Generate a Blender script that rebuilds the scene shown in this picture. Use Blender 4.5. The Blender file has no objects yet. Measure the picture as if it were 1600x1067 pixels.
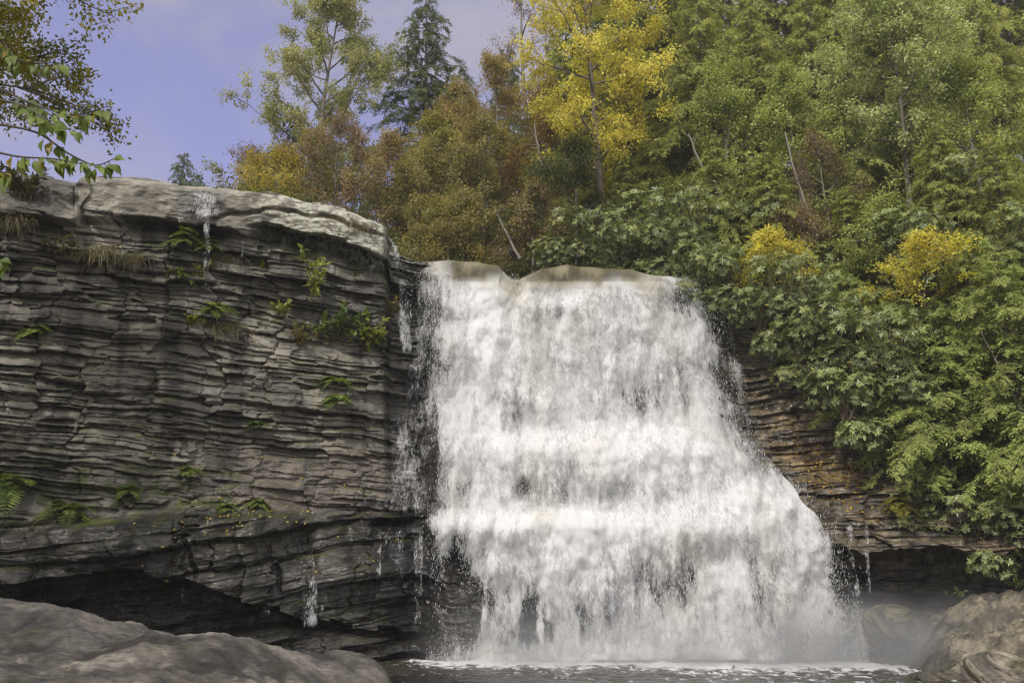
import bpy, math, random
import numpy as np
from mathutils import Vector

# ------------------------------------------------------------------ basics
F, CX, CY = 1400.0, 800.0, 533.5
HORIZON = 930.0
PITCH = math.atan((HORIZON - CY) / F)
CZ = 2.2
scene = bpy.context.scene
COL = scene.collection


def at(px, py, Y):
    """point seen at photo pixel (px, py) that lies at world depth Y"""
    a = (np.asarray(px, float) - CX) / F
    b = (CY - np.asarray(py, float)) / F
    dy = math.cos(PITCH) - b * math.sin(PITCH)
    dz = math.sin(PITCH) + b * math.cos(PITCH)
    t = np.asarray(Y, float) / dy
    return a * t, np.asarray(Y, float) + 0 * t, CZ + dz * t


def atv(px, py, Y):
    x, y, z = at(px, py, Y)
    return np.array([float(x), float(y), float(z)])


def tag(o, label=None, cat=None, group=None, kind=None):
    if label: o['label'] = label
    if cat: o['category'] = cat
    if group: o['group'] = group
    if kind: o['kind'] = kind
    return o


def empty(name, loc, label, cat, group=None, rz=0.0, sc=1.0):
    o = bpy.data.objects.new(name, None)
    COL.objects.link(o)
    o.location = loc
    o.rotation_euler = (0, 0, rz)
    o.scale = (sc, sc, sc) if not isinstance(sc, tuple) else sc
    return tag(o, label, cat, group)


def link(name, me, parent=None):
    o = bpy.data.objects.new(name, me)
    COL.objects.link(o)
    if parent is not None:
        o.parent = parent
    return o


# ------------------------------------------------------------------ noise
def _h(ix, iy, seed):
    with np.errstate(over='ignore'):
        h = (ix.astype(np.int64) * 374761393 + iy.astype(np.int64) * 668265263 + seed * 1442695041) & 0xFFFFFFFF
        h = ((h ^ (h >> 13)) * 1274126177) & 0xFFFFFFFF
        h = ((h ^ (h >> 16)) * 2246822519) & 0xFFFFFFFF
        h = h ^ (h >> 15)
    return h


def hash01(ix, iy=0, seed=0):
    ix = np.asarray(ix)
    iy = np.asarray(iy) + 0 * ix
    return (_h(ix, iy, seed) & 0xFFFFFF) / float(0x1000000)


def perlin(x, y, seed=0):
    x = np.asarray(x, float); y = np.asarray(y, float) + 0 * x
    xi = np.floor(x); yi = np.floor(y)
    xf = x - xi; yf = y - yi
    xi = xi.astype(np.int64); yi = yi.astype(np.int64)
    u = xf * xf * xf * (xf * (xf * 6 - 15) + 10)
    v = yf * yf * yf * (yf * (yf * 6 - 15) + 10)

    def g(dx, dy):
        a = (_h(xi + dx, yi + dy, seed) & 0xFFFF) * (2 * math.pi / 65536.0)
        return np.cos(a) * (xf - dx) + np.sin(a) * (yf - dy)
    a = g(0, 0); b = g(1, 0); c = g(0, 1); d = g(1, 1)
    return (a + u * (b - a) + v * ((c + u * (d - c)) - (a + u * (b - a)))) * 1.5


def fbm(x, y, oct=4, seed=0, gain=0.5, lac=2.03):
    s = 0; a = 1.0; n = 0
    for i in range(oct):
        s = s + a * perlin(x * lac ** i + 19.1 * i, y * lac ** i - 7.3 * i, seed + i * 31)
        n += a; a *= gain
    return s / n * 1.4


def sstep(a, b, x):
    t = np.clip((x - a) / (b - a), 0, 1)
    return t * t * (3 - 2 * t)


def mixc(a, b, t):
    t = np.asarray(t)[..., None]
    return np.asarray(a) * (1 - t) + np.asarray(b) * t


# ------------------------------------------------------------------ mesh building
def mesh_from(name, V, Q, mats, attrs=None, smooth=False, mi=None):
    V = np.asarray(V, np.float32).reshape(-1, 3)
    Q = np.asarray(Q, np.int32).reshape(-1, 4)
    me = bpy.data.meshes.new(name)
    me.vertices.add(len(V)); me.vertices.foreach_set('co', V.ravel())
    me.loops.add(Q.size); me.loops.foreach_set('vertex_index', Q.ravel())
    me.polygons.add(len(Q))
    me.polygons.foreach_set('loop_start', np.arange(0, Q.size, 4, dtype=np.int32))
    me.polygons.foreach_set('use_smooth', np.full(len(Q), bool(smooth)))
    for m in (mats if isinstance(mats, (list, tuple)) else [mats]):
        me.materials.append(m)
    if mi is not None:
        me.polygons.foreach_set('material_index', np.asarray(mi, np.int32))
    for k, a in (attrs or {}).items():
        a = np.asarray(a, np.float32)
        if a.ndim == 1:
            at_ = me.attributes.new(k, 'FLOAT', 'POINT'); at_.data.foreach_set('value', a)
        elif a.shape[1] == 3 and k != 'Col':
            at_ = me.attributes.new(k, 'FLOAT_VECTOR', 'POINT'); at_.data.foreach_set('vector', a.ravel())
        else:
            c = np.ones((len(a), 4), np.float32); c[:, :3] = a[:, :3]
            at_ = me.attributes.new(k, 'FLOAT_COLOR', 'POINT'); at_.data.foreach_set('color', c.ravel())
    me.update(calc_edges=True)
    return me


def grid_quads(nr, nc):
    i = np.arange(nr - 1)[:, None] * nc + np.arange(nc - 1)[None, :]
    return np.stack([i, i + 1, i + nc + 1, i + nc], -1).reshape(-1, 4)


class MB:
    def __init__(s):
        s.V = []; s.Q = []; s.C = []; s.n = 0

    def add(s, V, Q, C):
        V = np.asarray(V, float).reshape(-1, 3)
        s.V.append(V); s.Q.append(np.asarray(Q).reshape(-1, 4) + s.n)
        C = np.asarray(C, float)
        if C.ndim == 1: C = np.tile(C, (len(V), 1))
        s.C.append(C); s.n += len(V)

    def tube(s, P, R, seg=6, col=(.1, .08, .06)):
        P = np.asarray(P, float); n = len(P)
        R = np.broadcast_to(np.asarray(R, float), (n,))
        T = np.gradient(P, axis=0); T /= np.linalg.norm(T, axis=1)[:, None] + 1e-9
        ref = np.array([0, 0, 1.0]) if abs(T[0][2]) < .8 else np.array([1.0, 0, 0])
        A = np.cross(T, ref); A /= np.linalg.norm(A, axis=1)[:, None] + 1e-9
        B = np.cross(T, A)
        an = np.linspace(0, 2 * math.pi, seg, endpoint=False)
        V = P[:, None] + R[:, None, None] * (A[:, None] * np.cos(an)[None, :, None] + B[:, None] * np.sin(an)[None, :, None])
        i = np.arange(n - 1)[:, None] * seg; j = np.arange(seg)[None]
        jn = (j + 1) % seg
        Q = np.stack([i + j, i + jn, i + seg + jn, i + seg + j], -1).reshape(-1, 4)
        s.add(V.reshape(-1, 3), Q, np.asarray(col))

    def leaves(s, P, D, N, L, W, C, wide=.42):
        """one kite shaped quad per leaf: P base, D axis, N normal"""
        P = np.asarray(P, float); n = len(P)
        if n == 0: return
        D = D / (np.linalg.norm(D, axis=1)[:, None] + 1e-9)
        S = np.cross(D, N); S /= np.linalg.norm(S, axis=1)[:, None] + 1e-9
        NN = np.cross(S, D)
        L = np.broadcast_to(np.asarray(L, float), (n,))[:, None]; W = np.broadcast_to(np.asarray(W, float), (n,))[:, None]
        V = np.stack([P, P + D * L * wide + S * W * .5 + NN * W * .12, P + D * L, P + D * L * wide - S * W * .5 + NN * W * .12], 1)
        Q = np.arange(4 * n).reshape(n, 4)
        C = np.asarray(C, float)
        if C.ndim == 1: C = np.tile(C, (n, 1))
        s.add(V.reshape(-1, 3), Q, np.repeat(C, 4, axis=0))

    def build(s, name, mat, smooth=False):
        return mesh_from(name, np.concatenate(s.V), np.concatenate(s.Q), mat, {'Col': np.concatenate(s.C)}, smooth)


# ------------------------------------------------------------------ materials
def new_mat(name):
    m = bpy.data.materials.new(name); m.use_nodes = True
    nt = m.node_tree; nt.nodes.clear()
    return m, nt


def nd(nt, t, **kw):
    n = nt.nodes.new(t)
    for k, v in kw.items():
        if k == 'ins':
            for a, b in v.items(): n.inputs[a].default_value = b
        else:
            setattr(n, k, v)
    return n


def math_(nt, op, a, b=None, clamp=False):
    n = nt.nodes.new('ShaderNodeMath'); n.operation = op; n.use_clamp = clamp
    for i, v in enumerate((a, b)):
        if v is None: continue
        if isinstance(v, (int, float)): n.inputs[i].default_value = v
        else: nt.links.new(v, n.inputs[i])
    return n.outputs[0]


def rock_material(name, bump=.5, scale=1.0, con=1.3):
    m, nt = new_mat(name); L = nt.links.new
    out = nd(nt, 'ShaderNodeOutputMaterial')
    b = nd(nt, 'ShaderNodeBsdfPrincipled')
    col = nd(nt, 'ShaderNodeAttribute', attribute_name='Col')
    wet = nd(nt, 'ShaderNodeAttribute', attribute_name='wet')
    geo = nd(nt, 'ShaderNodeNewGeometry')
    n1 = nd(nt, 'ShaderNodeTexNoise', ins={'Scale': 3.1 * scale, 'Detail': 9.0, 'Roughness': .68})
    L(geo.outputs['Position'], n1.inputs['Vector'])
    mp = nd(nt, 'ShaderNodeMapping', ins={'Scale': (3.0, 3.0, 22.0)})
    L(geo.outputs['Position'], mp.inputs['Vector'])
    n2 = nd(nt, 'ShaderNodeTexNoise', ins={'Scale': 1.0 * scale, 'Detail': 6.0, 'Roughness': .6})
    L(mp.outputs[0], n2.inputs['Vector'])
    v = math_(nt, 'ADD', math_(nt, 'MULTIPLY', n1.outputs['Fac'], con), math_(nt, 'MULTIPLY', n2.outputs['Fac'], con * .8))
    v = math_(nt, 'MAXIMUM', math_(nt, 'ADD', v, 1.0 - con * .9), .12)
    mul = nd(nt, 'ShaderNodeMix', data_type='RGBA', blend_type='MULTIPLY'); mul.inputs['Factor'].default_value = 1
    L(col.outputs['Color'], mul.inputs['A']); L(v, mul.inputs['B'])
    L(mul.outputs['Result'], b.inputs['Base Color'])
    r = nd(nt, 'ShaderNodeMapRange', ins={'To Min': .85, 'To Max': .13})
    L(wet.outputs['Fac'], r.inputs['Value'])
    rr = math_(nt, 'ADD', r.outputs[0], math_(nt, 'MULTIPLY', math_(nt, 'SUBTRACT', n1.outputs['Fac'], .5), .35), True)
    L(rr, b.inputs['Roughness'])
    b.inputs['Specular IOR Level'].default_value = .5
    n3 = nd(nt, 'ShaderNodeTexNoise', ins={'Scale': 14.0 * scale, 'Detail': 7.0, 'Roughness': .7})
    L(geo.outputs['Position'], n3.inputs['Vector'])
    bh = math_(nt, 'ADD', math_(nt, 'MULTIPLY', n2.outputs['Fac'], .6), math_(nt, 'MULTIPLY', n3.outputs['Fac'], .5))
    bp = nd(nt, 'ShaderNodeBump', ins={'Strength': bump, 'Distance': .06})
    L(bh, bp.inputs['Height']); L(bp.outputs[0], b.inputs['Normal'])
    L(b.outputs[0], out.inputs['Surface'])
    return m


def leaf_material(name, rough=.5, spec=.35, trans=.38, jitter=.25):
    m, nt = new_mat(name); L = nt.links.new
    out = nd(nt, 'ShaderNodeOutputMaterial')
    col = nd(nt, 'ShaderNodeAttribute', attribute_name='Col')
    geo = nd(nt, 'ShaderNodeNewGeometry')
    no = nd(nt, 'ShaderNodeTexNoise', ins={'Scale': .55, 'Detail': 3.0})
    L(geo.outputs['Position'], no.inputs['Vector'])
    hs = nd(nt, 'ShaderNodeHueSaturation')
    L(col.outputs['Color'], hs.inputs['Color'])
    L(math_(nt, 'ADD', math_(nt, 'MULTIPLY', no.outputs['Fac'], .9), .55), hs.inputs['Value'])
    L(math_(nt, 'ADD', math_(nt, 'MULTIPLY', no.outputs['Fac'], .024), .49), hs.inputs['Hue'])
    b = nd(nt, 'ShaderNodeBsdfPrincipled')
    L(hs.outputs[0], b.inputs['Base Color'])
    b.inputs['Roughness'].default_value = rough
    b.inputs['Specular IOR Level'].default_value = spec
    t = nd(nt, 'ShaderNodeBsdfTranslucent')
    mul = nd(nt, 'ShaderNodeMix', data_type='RGBA', blend_type='MULTIPLY'); mul.inputs['Factor'].default_value = 1
    L(hs.outputs[0], mul.inputs['A']); mul.inputs['B'].default_value = (1.25, 1.2, .7, 1)
    L(mul.outputs['Result'], t.inputs['Color'])
    mx = nd(nt, 'ShaderNodeMixShader'); mx.inputs[0].default_value = trans
    L(b.outputs[0], mx.inputs[1]); L(t.outputs[0], mx.inputs[2])
    L(mx.outputs[0], out.inputs['Surface'])
    return m


def bark_material():
    m, nt = new_mat('bark'); L = nt.links.new
    out = nd(nt, 'ShaderNodeOutputMaterial')
    col = nd(nt, 'ShaderNodeAttribute', attribute_name='Col')
    tc = nd(nt, 'ShaderNodeTexCoord')
    mp = nd(nt, 'ShaderNodeMapping', ins={'Scale': (9, 9, 2)})
    L(tc.outputs['Object'], mp.inputs['Vector'])
    no = nd(nt, 'ShaderNodeTexNoise', ins={'Scale': 2.0, 'Detail': 6.0, 'Roughness': .7})
    L(mp.outputs[0], no.inputs['Vector'])
    mul = nd(nt, 'ShaderNodeMix', data_type='RGBA', blend_type='MULTIPLY'); mul.inputs['Factor'].default_value = 1
    L(col.outputs['Color'], mul.inputs['A'])
    L(math_(nt, 'ADD', math_(nt, 'MULTIPLY', no.outputs['Fac'], 1.6), .2), mul.inputs['B'])
    b = nd(nt, 'ShaderNodeBsdfPrincipled', ins={'Roughness': .85})
    L(mul.outputs['Result'], b.inputs['Base Color'])
    bp = nd(nt, 'ShaderNodeBump', ins={'Strength': .6, 'Distance': .03})
    L(no.outputs['Fac'], bp.inputs['Height']); L(bp.outputs[0], b.inputs['Normal'])
    L(b.outputs[0], out.inputs['Surface'])
    return m


def water_material(name, su=1.0, seed=0.0, lo=.42, hi=.62, col=(.83, .83, .83), grey=(.4, .4, .41), amp=(.75, .9, .72), amax=1.0):
    """white water: opaque foam broken by gaps, following the flow attribute"""
    m, nt = new_mat(name); L = nt.links.new
    out = nd(nt, 'ShaderNodeOutputMaterial')
    fl = nd(nt, 'ShaderNodeAttribute', attribute_name='flow')
    de = nd(nt, 'ShaderNodeAttribute', attribute_name='dens')
    tint = nd(nt, 'ShaderNodeAttribute', attribute_name='Col')
    wn = nd(nt, 'ShaderNodeTexNoise', ins={'Scale': 1.3, 'Detail': 2.0})
    L(fl.outputs['Vector'], wn.inputs['Vector'])
    wv = nd(nt, 'ShaderNodeVectorMath', operation='MULTIPLY_ADD')
    L(wn.outputs['Color'], wv.inputs[0]); wv.inputs[1].default_value = (.45, .45, 0); L(fl.outputs['Vector'], wv.inputs[2])

    def noise(sx, sy, detail, rough, dz):
        mp = nd(nt, 'ShaderNodeMapping', ins={'Scale': (sx * su, sy * su, 1), 'Location': (seed * 3.1, seed * 1.7, seed + dz)})
        L(wv.outputs[0], mp.inputs['Vector'])
        n = nd(nt, 'ShaderNodeTexNoise', ins={'Scale': 1.0, 'Detail': detail, 'Roughness': rough})
        L(mp.outputs[0], n.inputs['Vector'])
        return math_(nt, 'SUBTRACT', n.outputs['Fac'], .5)
    a = noise(1.3, .5, 4.0, .6, 0)
    b = noise(5.5, 1.7, 4.0, .62, 5)
    c = noise(16.0, 4.6, 3.0, .6, 9)
    v = math_(nt, 'ADD', de.outputs['Fac'], math_(nt, 'MULTIPLY', a, amp[0]))
    v = math_(nt, 'ADD', v, math_(nt, 'MULTIPLY', b, amp[1]))
    v = math_(nt, 'ADD', v, math_(nt, 'MULTIPLY', c, amp[2]))
    mr = nd(nt, 'ShaderNodeMapRange', interpolation_type='SMOOTHSTEP', ins={'From Min': lo, 'From Max': hi, 'To Max': amax})
    L(v, mr.inputs['Value'])
    bp = nd(nt, 'ShaderNodeBump', ins={'Strength': .13, 'Distance': .1})
    L(math_(nt, 'ADD', math_(nt, 'MULTIPLY', b, .8), math_(nt, 'MULTIPLY', c, .45)), bp.inputs['Height'])
    mulc = nd(nt, 'ShaderNodeMix', data_type='RGBA', blend_type='MULTIPLY'); mulc.inputs['Factor'].default_value = 1
    L(tint.outputs['Color'], mulc.inputs['A'])
    gm = nd(nt, 'ShaderNodeMapRange', interpolation_type='SMOOTHSTEP', ins={'From Min': .05, 'From Max': .98})
    L(v, gm.inputs['Value'])
    gc = nd(nt, 'ShaderNodeMix', data_type='RGBA'); gc.inputs['A'].default_value = (*grey, 1); gc.inputs['B'].default_value = (*col, 1)
    L(gm.outputs[0], gc.inputs['Factor']); L(gc.outputs['Result'], mulc.inputs['B'])
    d = nd(nt, 'ShaderNodeBsdfDiffuse'); L(mulc.outputs['Result'], d.inputs['Color']); L(bp.outputs[0], d.inputs['Normal'])
    t = nd(nt, 'ShaderNodeBsdfTranslucent'); L(mulc.outputs['Result'], t.inputs['Color'])
    mx = nd(nt, 'ShaderNodeMixShader'); mx.inputs[0].default_value = .35
    L(d.outputs[0], mx.inputs[1]); L(t.outputs[0], mx.inputs[2])
    tr = nd(nt, 'ShaderNodeBsdfTransparent')
    m2 = nd(nt, 'ShaderNodeMixShader')
    L(mr.outputs[0], m2.inputs[0]); L(tr.outputs[0], m2.inputs[1]); L(mx.outputs[0], m2.inputs[2])
    L(m2.outputs[0], out.inputs['Surface'])
    return m


def drop_material():
    m, nt = new_mat('water_drops'); L = nt.links.new
    out = nd(nt, 'ShaderNodeOutputMaterial')
    d = nd(nt, 'ShaderNodeBsdfDiffuse', ins={'Color': (.85, .85, .85, 1)})
    t = nd(nt, 'ShaderNodeBsdfTranslucent', ins={'Color': (.85, .85, .85, 1)})
    mx = nd(nt, 'ShaderNodeMixShader'); mx.inputs[0].default_value = .45
    L(d.outputs[0], mx.inputs[1]); L(t.outputs[0], mx.inputs[2])
    L(mx.outputs[0], out.inputs['Surface'])
    return m


def pool_material():
    m, nt = new_mat('pool_water'); L = nt.links.new
    out = nd(nt, 'ShaderNodeOutputMaterial')
    foam = nd(nt, 'ShaderNodeAttribute', attribute_name='foam')
    geo = nd(nt, 'ShaderNodeNewGeometry')
    mp = nd(nt, 'ShaderNodeMapping', ins={'Scale': (1.6, .9, 1)})
    L(geo.outputs['Position'], mp.inputs['Vector'])
    n1 = nd(nt, 'ShaderNodeTexNoise', ins={'Scale': 1.7, 'Detail': 8.0, 'Roughness': .68, 'Distortion': .6})
    L(mp.outputs[0], n1.inputs['Vector'])
    v = math_(nt, 'ADD', foam.outputs['Fac'], math_(nt, 'MULTIPLY', math_(nt, 'SUBTRACT', n1.outputs['Fac'], .5), 1.5))
    mr = nd(nt, 'ShaderNodeMapRange', interpolation_type='SMOOTHSTEP', ins={'From Min': .42, 'From Max': .68})
    L(v, mr.inputs['Value'])
    w = nd(nt, 'ShaderNodeBsdfPrincipled', ins={'Base Color': (.045, .04, .03, 1), 'Roughness': .12, 'IOR': 1.33})
    n2 = nd(nt, 'ShaderNodeTexNoise', ins={'Scale': 5.0, 'Detail': 5.0, 'Roughness': .6})
    L(mp.outputs[0], n2.inputs['Vector'])
    bp = nd(nt, 'ShaderNodeBump', ins={'Strength': .8, 'Distance': .08})
    L(n2.outputs['Fac'], bp.inputs['Height']); L(bp.outputs[0], w.inputs['Normal'])
    d = nd(nt, 'ShaderNodeBsdfDiffuse', ins={'Color': (.62, .62, .62, 1)})
    L(bp.outputs[0], d.inputs['Normal'])
    mx = nd(nt, 'ShaderNodeMixShader')
    L(mr.outputs[0], mx.inputs[0]); L(w.outputs[0], mx.inputs[1]); L(d.outputs[0], mx.inputs[2])
    L(mx.outputs[0], out.inputs['Surface'])
    return m


M_ROCK = rock_material('layered_sandstone', .7)
M_BOULDER = rock_material('boulder_sandstone', .9, 1.7, 2.1)
M_SOIL = rock_material('forest_soil', .8, .6)
M_HEM = leaf_material('hemlock_needles', .55, .3, .28)
M_LEAF = leaf_material('broad_leaves', .5, .35, .42)
M_RHODO = leaf_material('glossy_leaves', .34, .45, .18)
M_BARK = bark_material()
M_DROP = drop_material()
M_POOL = pool_material()

# ------------------------------------------------------------------ cliff
TOPX = [-700, -350, -100, 0, 60, 110, 130, 200, 280, 350, 420, 500, 555, 590, 605, 610, 640, 650, 672, 700, 745, 778, 790, 800, 812, 826, 850, 890, 940, 985, 1015, 1050, 1085, 1150, 1250, 1400, 1600, 1950, 2400]
TOPY = [190, 215, 262, 272, 274, 282, 276, 279, 288, 294, 303, 319, 334, 349, 357, 390, 405, 409, 411, 408, 412, 417, 430, 438, 438, 431, 421, 417, 421, 423, 431, 434, 440, 452, 470, 500, 520, 540, 560]
WALLX = [-700, -350, 0, 300, 600, 660, 720, 1085, 1150, 1300, 1450, 1600, 1950, 2400]
WALLY = [26.5, 28.5, 30.8, 33.0, 35.9, 36.8, 37.4, 37.6, 37.2, 35.6, 34.0, 32.2, 29, 26]
SHELFX = [-700, 0, 150, 300, 450, 560, 680, 720]
SHELFY = [850, 826, 815, 800, 800, 806, 806, 806]
CAVEX = [-700, 0, 120, 200, 290, 340, 430, 500, 580, 680, 720]
CAVEY = [930, 908, 894, 889, 906, 925, 950, 968, 980, 986, 990]
ROCKX = [-700, 200, 330, 440, 500, 560, 620, 680, 720]
ROCKY = [1010, 1000, 988, 970, 976, 984, 988, 986, 986]


_mp = np.arange(380, 1120, 1.0)
_mo = np.interp(_mp, [400, 430, 450, 560, 650, 680, 705, 760, 800, 818, 860, 1030, 1100], [.4, 0, -.25, -.95, -1.35, -1.7, -2.4, -2.7, -2.9, -3.45, -3.6, -4.0, -4.1])
for _ in range(5): _mo = np.convolve(np.pad(_mo, 4, 'edge'), np.ones(9) / 9, 'valid')


def cliff_base(px, py):
    """smooth depth of the rock before the layers are carved"""
    px = np.asarray(px, float); py = np.asarray(py, float) + 0 * px
    px = px + 0 * py
    wall = np.interp(px, WALLX, WALLY)
    top = np.interp(px, TOPX, TOPY)
    # left wall
    h = py - top
    lo = np.interp(h, [0, 3, 9, 30, 60, 74, 100, 140, 230, 400, 480], [-.25, -.6, -.78, -.86, -.85, -.25, -.05, 0, .05, -.1, -.45])
    sh = np.interp(px, SHELFX, SHELFY); cv = np.interp(px, CAVEX, CAVEY) + 7 * perlin(px * .021, px * 0, 41) + 9 * (hash01(np.floor(px / 37 + perlin(px * .01, 0 * px, 4)).astype(np.int64), 3, 9) - .5); rk = np.interp(px, ROCKX, ROCKY)
    ce = sstep(598, 612, px)
    lo = lo * (1 - ce) + ce * np.interp(py, [380, 500, 700, 790], [1.2, .7, .1, -.2])
    lo = np.where(py > sh - 70, np.interp(py - sh, [-70, -15, 0, 10, 40], [-.45, -.85, -1.2, -1.55, -1.9]), lo)
    low = np.interp((py - sh) / np.maximum(cv - sh, 1), [0, .1, .5, 1], [-1.2, -1.6, -2.1, -2.0])
    lo = np.where(py > sh, low, lo)
    cave = np.interp(px, [0, 300, 450, 600, 680], [1.7, 1.1, .1, -.8, -1.2])
    t = sstep(0, 9, py - cv)
    lo = lo * (1 - t) + cave * t
    t = sstep(-3, 14, py - rk)
    lo = lo * (1 - t) + np.interp(py - rk, [0, 20, 60], [-1.6, -2.3, -2.7]) * t
    # behind the falling water
    mid = np.interp(py + 12 * perlin(px * .012, py * .004, 21), _mp, _mo)
    # right wall
    pq = py + 16 * perlin(px * .012, px * 0, 43) + 6 * perlin(px * .05, px * 0, 45) + 5 * (hash01(np.floor(px / 46 + perlin(px * .013, 0 * px, 6)).astype(np.int64), 5, 9) - .5)
    ri = np.interp(pq, [430, 480, 560, 640, 700, 745, 765, 800, 858, 872, 930, 950, 985, 1060], [1.6, 1.2, .5, .1, -.3, -.8, -1.5, -1.8, -2.3, .3, .8, .2, -.8, -1.5])
    lw = 1 - sstep(640, 700, px); rw = sstep(1080, 1190, px - np.clip((py - 600) * .28, 0, 110))
    return wall + lo * lw + mid * (1 - lw) * (1 - rw) + ri * rw * (1 - lw)


def strata(X, Z, seed, mean, amp, cellw, notch, soft=.03):
    rng = np.random.default_rng(seed)
    zz = Z
    th = mean * np.exp(rng.normal(0, .55, 4000))
    b = np.cumsum(th) + (-40)
    k = np.clip(np.searchsorted(b, zz) - 1, 0, len(b) - 2)
    T = (b[k + 1] - b[k]); t = (zz - b[k])
    pr = perlin(X * .3 + k * 13.7, k * 7.13, seed)
    pr2 = perlin(X * 1.3 + k * 5.7, k * 3.13, seed + 3)
    w = cellw * (.5 + 1.3 * hash01(k, 3, seed)) * np.clip(T / mean, .5, 2)
    cx = X / w + hash01(k, 5, seed) * 10 + .1 * perlin(X * 2, Z * 5, seed + 9)
    ci = np.floor(cx).astype(np.int64); fx = cx - ci
    rnd = hash01(ci, k, seed + 1)
    s = np.clip(T / mean, .45, 1.7)
    d = amp * s * (.75 * pr + .25 * pr2 + .55 * (rnd - .5) + .35 * (hash01(k, 11, seed) - .5))
    e = np.exp(-t / soft) + .55 * np.exp(-(T - t) / (soft * .9))
    j = np.exp(-np.minimum(fx, 1 - fx) * w / .03) * (hash01(ci, k, seed + 7) > .45)
    d = d - notch * s * (e * (.25 + 1.1 * sstep(-.35, .35, perlin(X * .55 + k * 3.3, k * 2.9, seed + 14))) + .6 * j)
    # every block face is tilted its own way
    d = d + amp * .55 * s * ((fx - .5) * (hash01(ci, k, seed + 21) - .5) * 1.6 + (t / T - .5) * (hash01(ci, k, seed + 22) - .6) * 1.5)
    # lower edge of a bed rolls back, upper edge is worn
    d = d - amp * .35 * s * (t / T) ** 2
    return d, k, hash01(k * 7 + ci, k, seed + 5), np.clip(e + j, 0, 1)


NU, NV = 1650, 900
pxs = np.concatenate([np.linspace(-700, -60, 150, endpoint=False), np.linspace(-60, 1660, 1350), np.linspace(1660, 2400, 151)[1:]])
NU = len(pxs)
tv = np.linspace(0, 1, NV)
PX = np.tile(pxs, (NV, 1))
TOP = np.interp(pxs, TOPX, TOPY) + 3.0 * fbm(pxs * .02, pxs * 0, 3, 5) + 5 * (hash01(np.floor(pxs / 41 + .6 * perlin(pxs * .01, pxs * 0, 7)).astype(np.int64), 2, 3) - .5) * (pxs < 600) + 4 * np.exp(-((pxs - 120) / 9) ** 2)
PY = TOP[None] + (1080 - TOP[None]) * tv[:, None]
YB = cliff_base(PX, PY)
X0, _, Z0 = at(PX, PY, YB)
SH = np.interp(PX, SHELFX, SHELFY)
LW = 1 - sstep(640, 705, PX)
RW = sstep(1080, 1190, PX)
lowz = sstep(-12, 8, PY - SH) * LW                       # massive wet slabs below the shelf
hcap = PY - TOP[None]
capn = hcap + 10 * perlin(PX * .012, PY * .02, 77)
capf = perlin(X0 * .35, Z0 * .2, 131) * .16 + .12 * (hash01(np.floor(X0 / 2.3 + .3 * perlin(X0 * .2, Z0 * .7, 132)).astype(np.int64), 4, 8) - .5)
capw = LW * (1 - sstep(50 - 4 * sstep(380, 430, PX), 72 - 17 * sstep(380, 430, PX), capn)) * (1 - sstep(598, 610, PX))                    # smooth cap stone
upw = LW * (1 - sstep(150, 250, hcap + 40 * perlin(PX * .008, PY * .01, 78)))
warp = .24 * perlin(X0 * .13, Z0 * .22, 1) + .12 * perlin(X0 * .5, Z0 * .9, 2) + .03 * perlin(X0 * 2.3, Z0 * 2.5, 3)
dip = np.where(PX < 660, .035, -.02) * (X0 + 4)
ZZ = Z0 + warp + dip - lowz * .23 * (X0 + 6)
bw = X0 / 1.9 + .35 * perlin(X0 * .3, Z0 * .5, 81) + .12 * perlin(X0 * 1.5, Z0 * 2.5, 82)
bi = np.floor(bw).astype(np.int64); bj = np.floor(Z0 / 1.7 + .5 * hash01(bi, 1, 83) + .2 * perlin(X0 * .4, Z0 * .4, 84)).astype(np.int64)
ZZ = ZZ + .34 * (hash01(bi, bj, 85) - .5) * (1 - .6 * lowz)
BLK = .26 * (hash01(bi, bj, 86) - .5)
dA, kA, rA, eA = strata(X0, ZZ, 11, .17, .24, 1.1, .09)
dB, kB, rB, eB = strata(X0, ZZ + 3.3, 23, .5, .42, 1.7, .13, .04)
dC, kC, rC, eC = strata(X0, ZZ * .9 + 7.7, 37, .075, .07, .6, .035, .018)
rough = fbm(X0 * 1.1, Z0 * 1.6, 5, 40)
dD, kD, rD, eD = strata(X0, ZZ + 5.1, 71, 1.0, .62, 2.6, .16, .05)
dA2, _, rA2, eA2 = strata(X0, ZZ + 11.3, 61, .22, .27, .8, .1)
msk = sstep(-.03, .03, fbm(X0 * .32, Z0 * .55, 3, 62))
dA = dA * (1 - msk) + dA2 * msk; rA = rA * (1 - msk) + rA2 * msk; eA = eA * (1 - msk) + eA2 * msk
DISP = np.where(True, dA + .45 * dB + .6 * dC, 0) * (1 - np.maximum(capw * .97, np.maximum(upw * .45, lowz * .82)))
DISP = DISP + (dB * 1.0) * np.maximum(upw * (1 - capw), lowz * .35) + dD * lowz * 1.1
DISP = DISP * (1 - .4 * RW) * (1 - .65 * RW * sstep(872, 890, PY)) + (BLK + .35 * dB * RW - .13 * np.exp(-np.minimum(bw - bi, 1 - bw + bi) * 1.9 / .045) * (hash01(bi, bj, 87) > .4)) * (1 - capw)
smooth_red = LW * sstep(690, 720, PY + 20 * perlin(PX * .01, PY * .02, 5)) * (1 - sstep(780, 805, PY)) * sstep(220, 330, PX)
DISP = DISP * (1 - .55 * smooth_red)
DISP = DISP * (1 - .6 * sstep(640, 680, PX) * (1 - RW))
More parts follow.
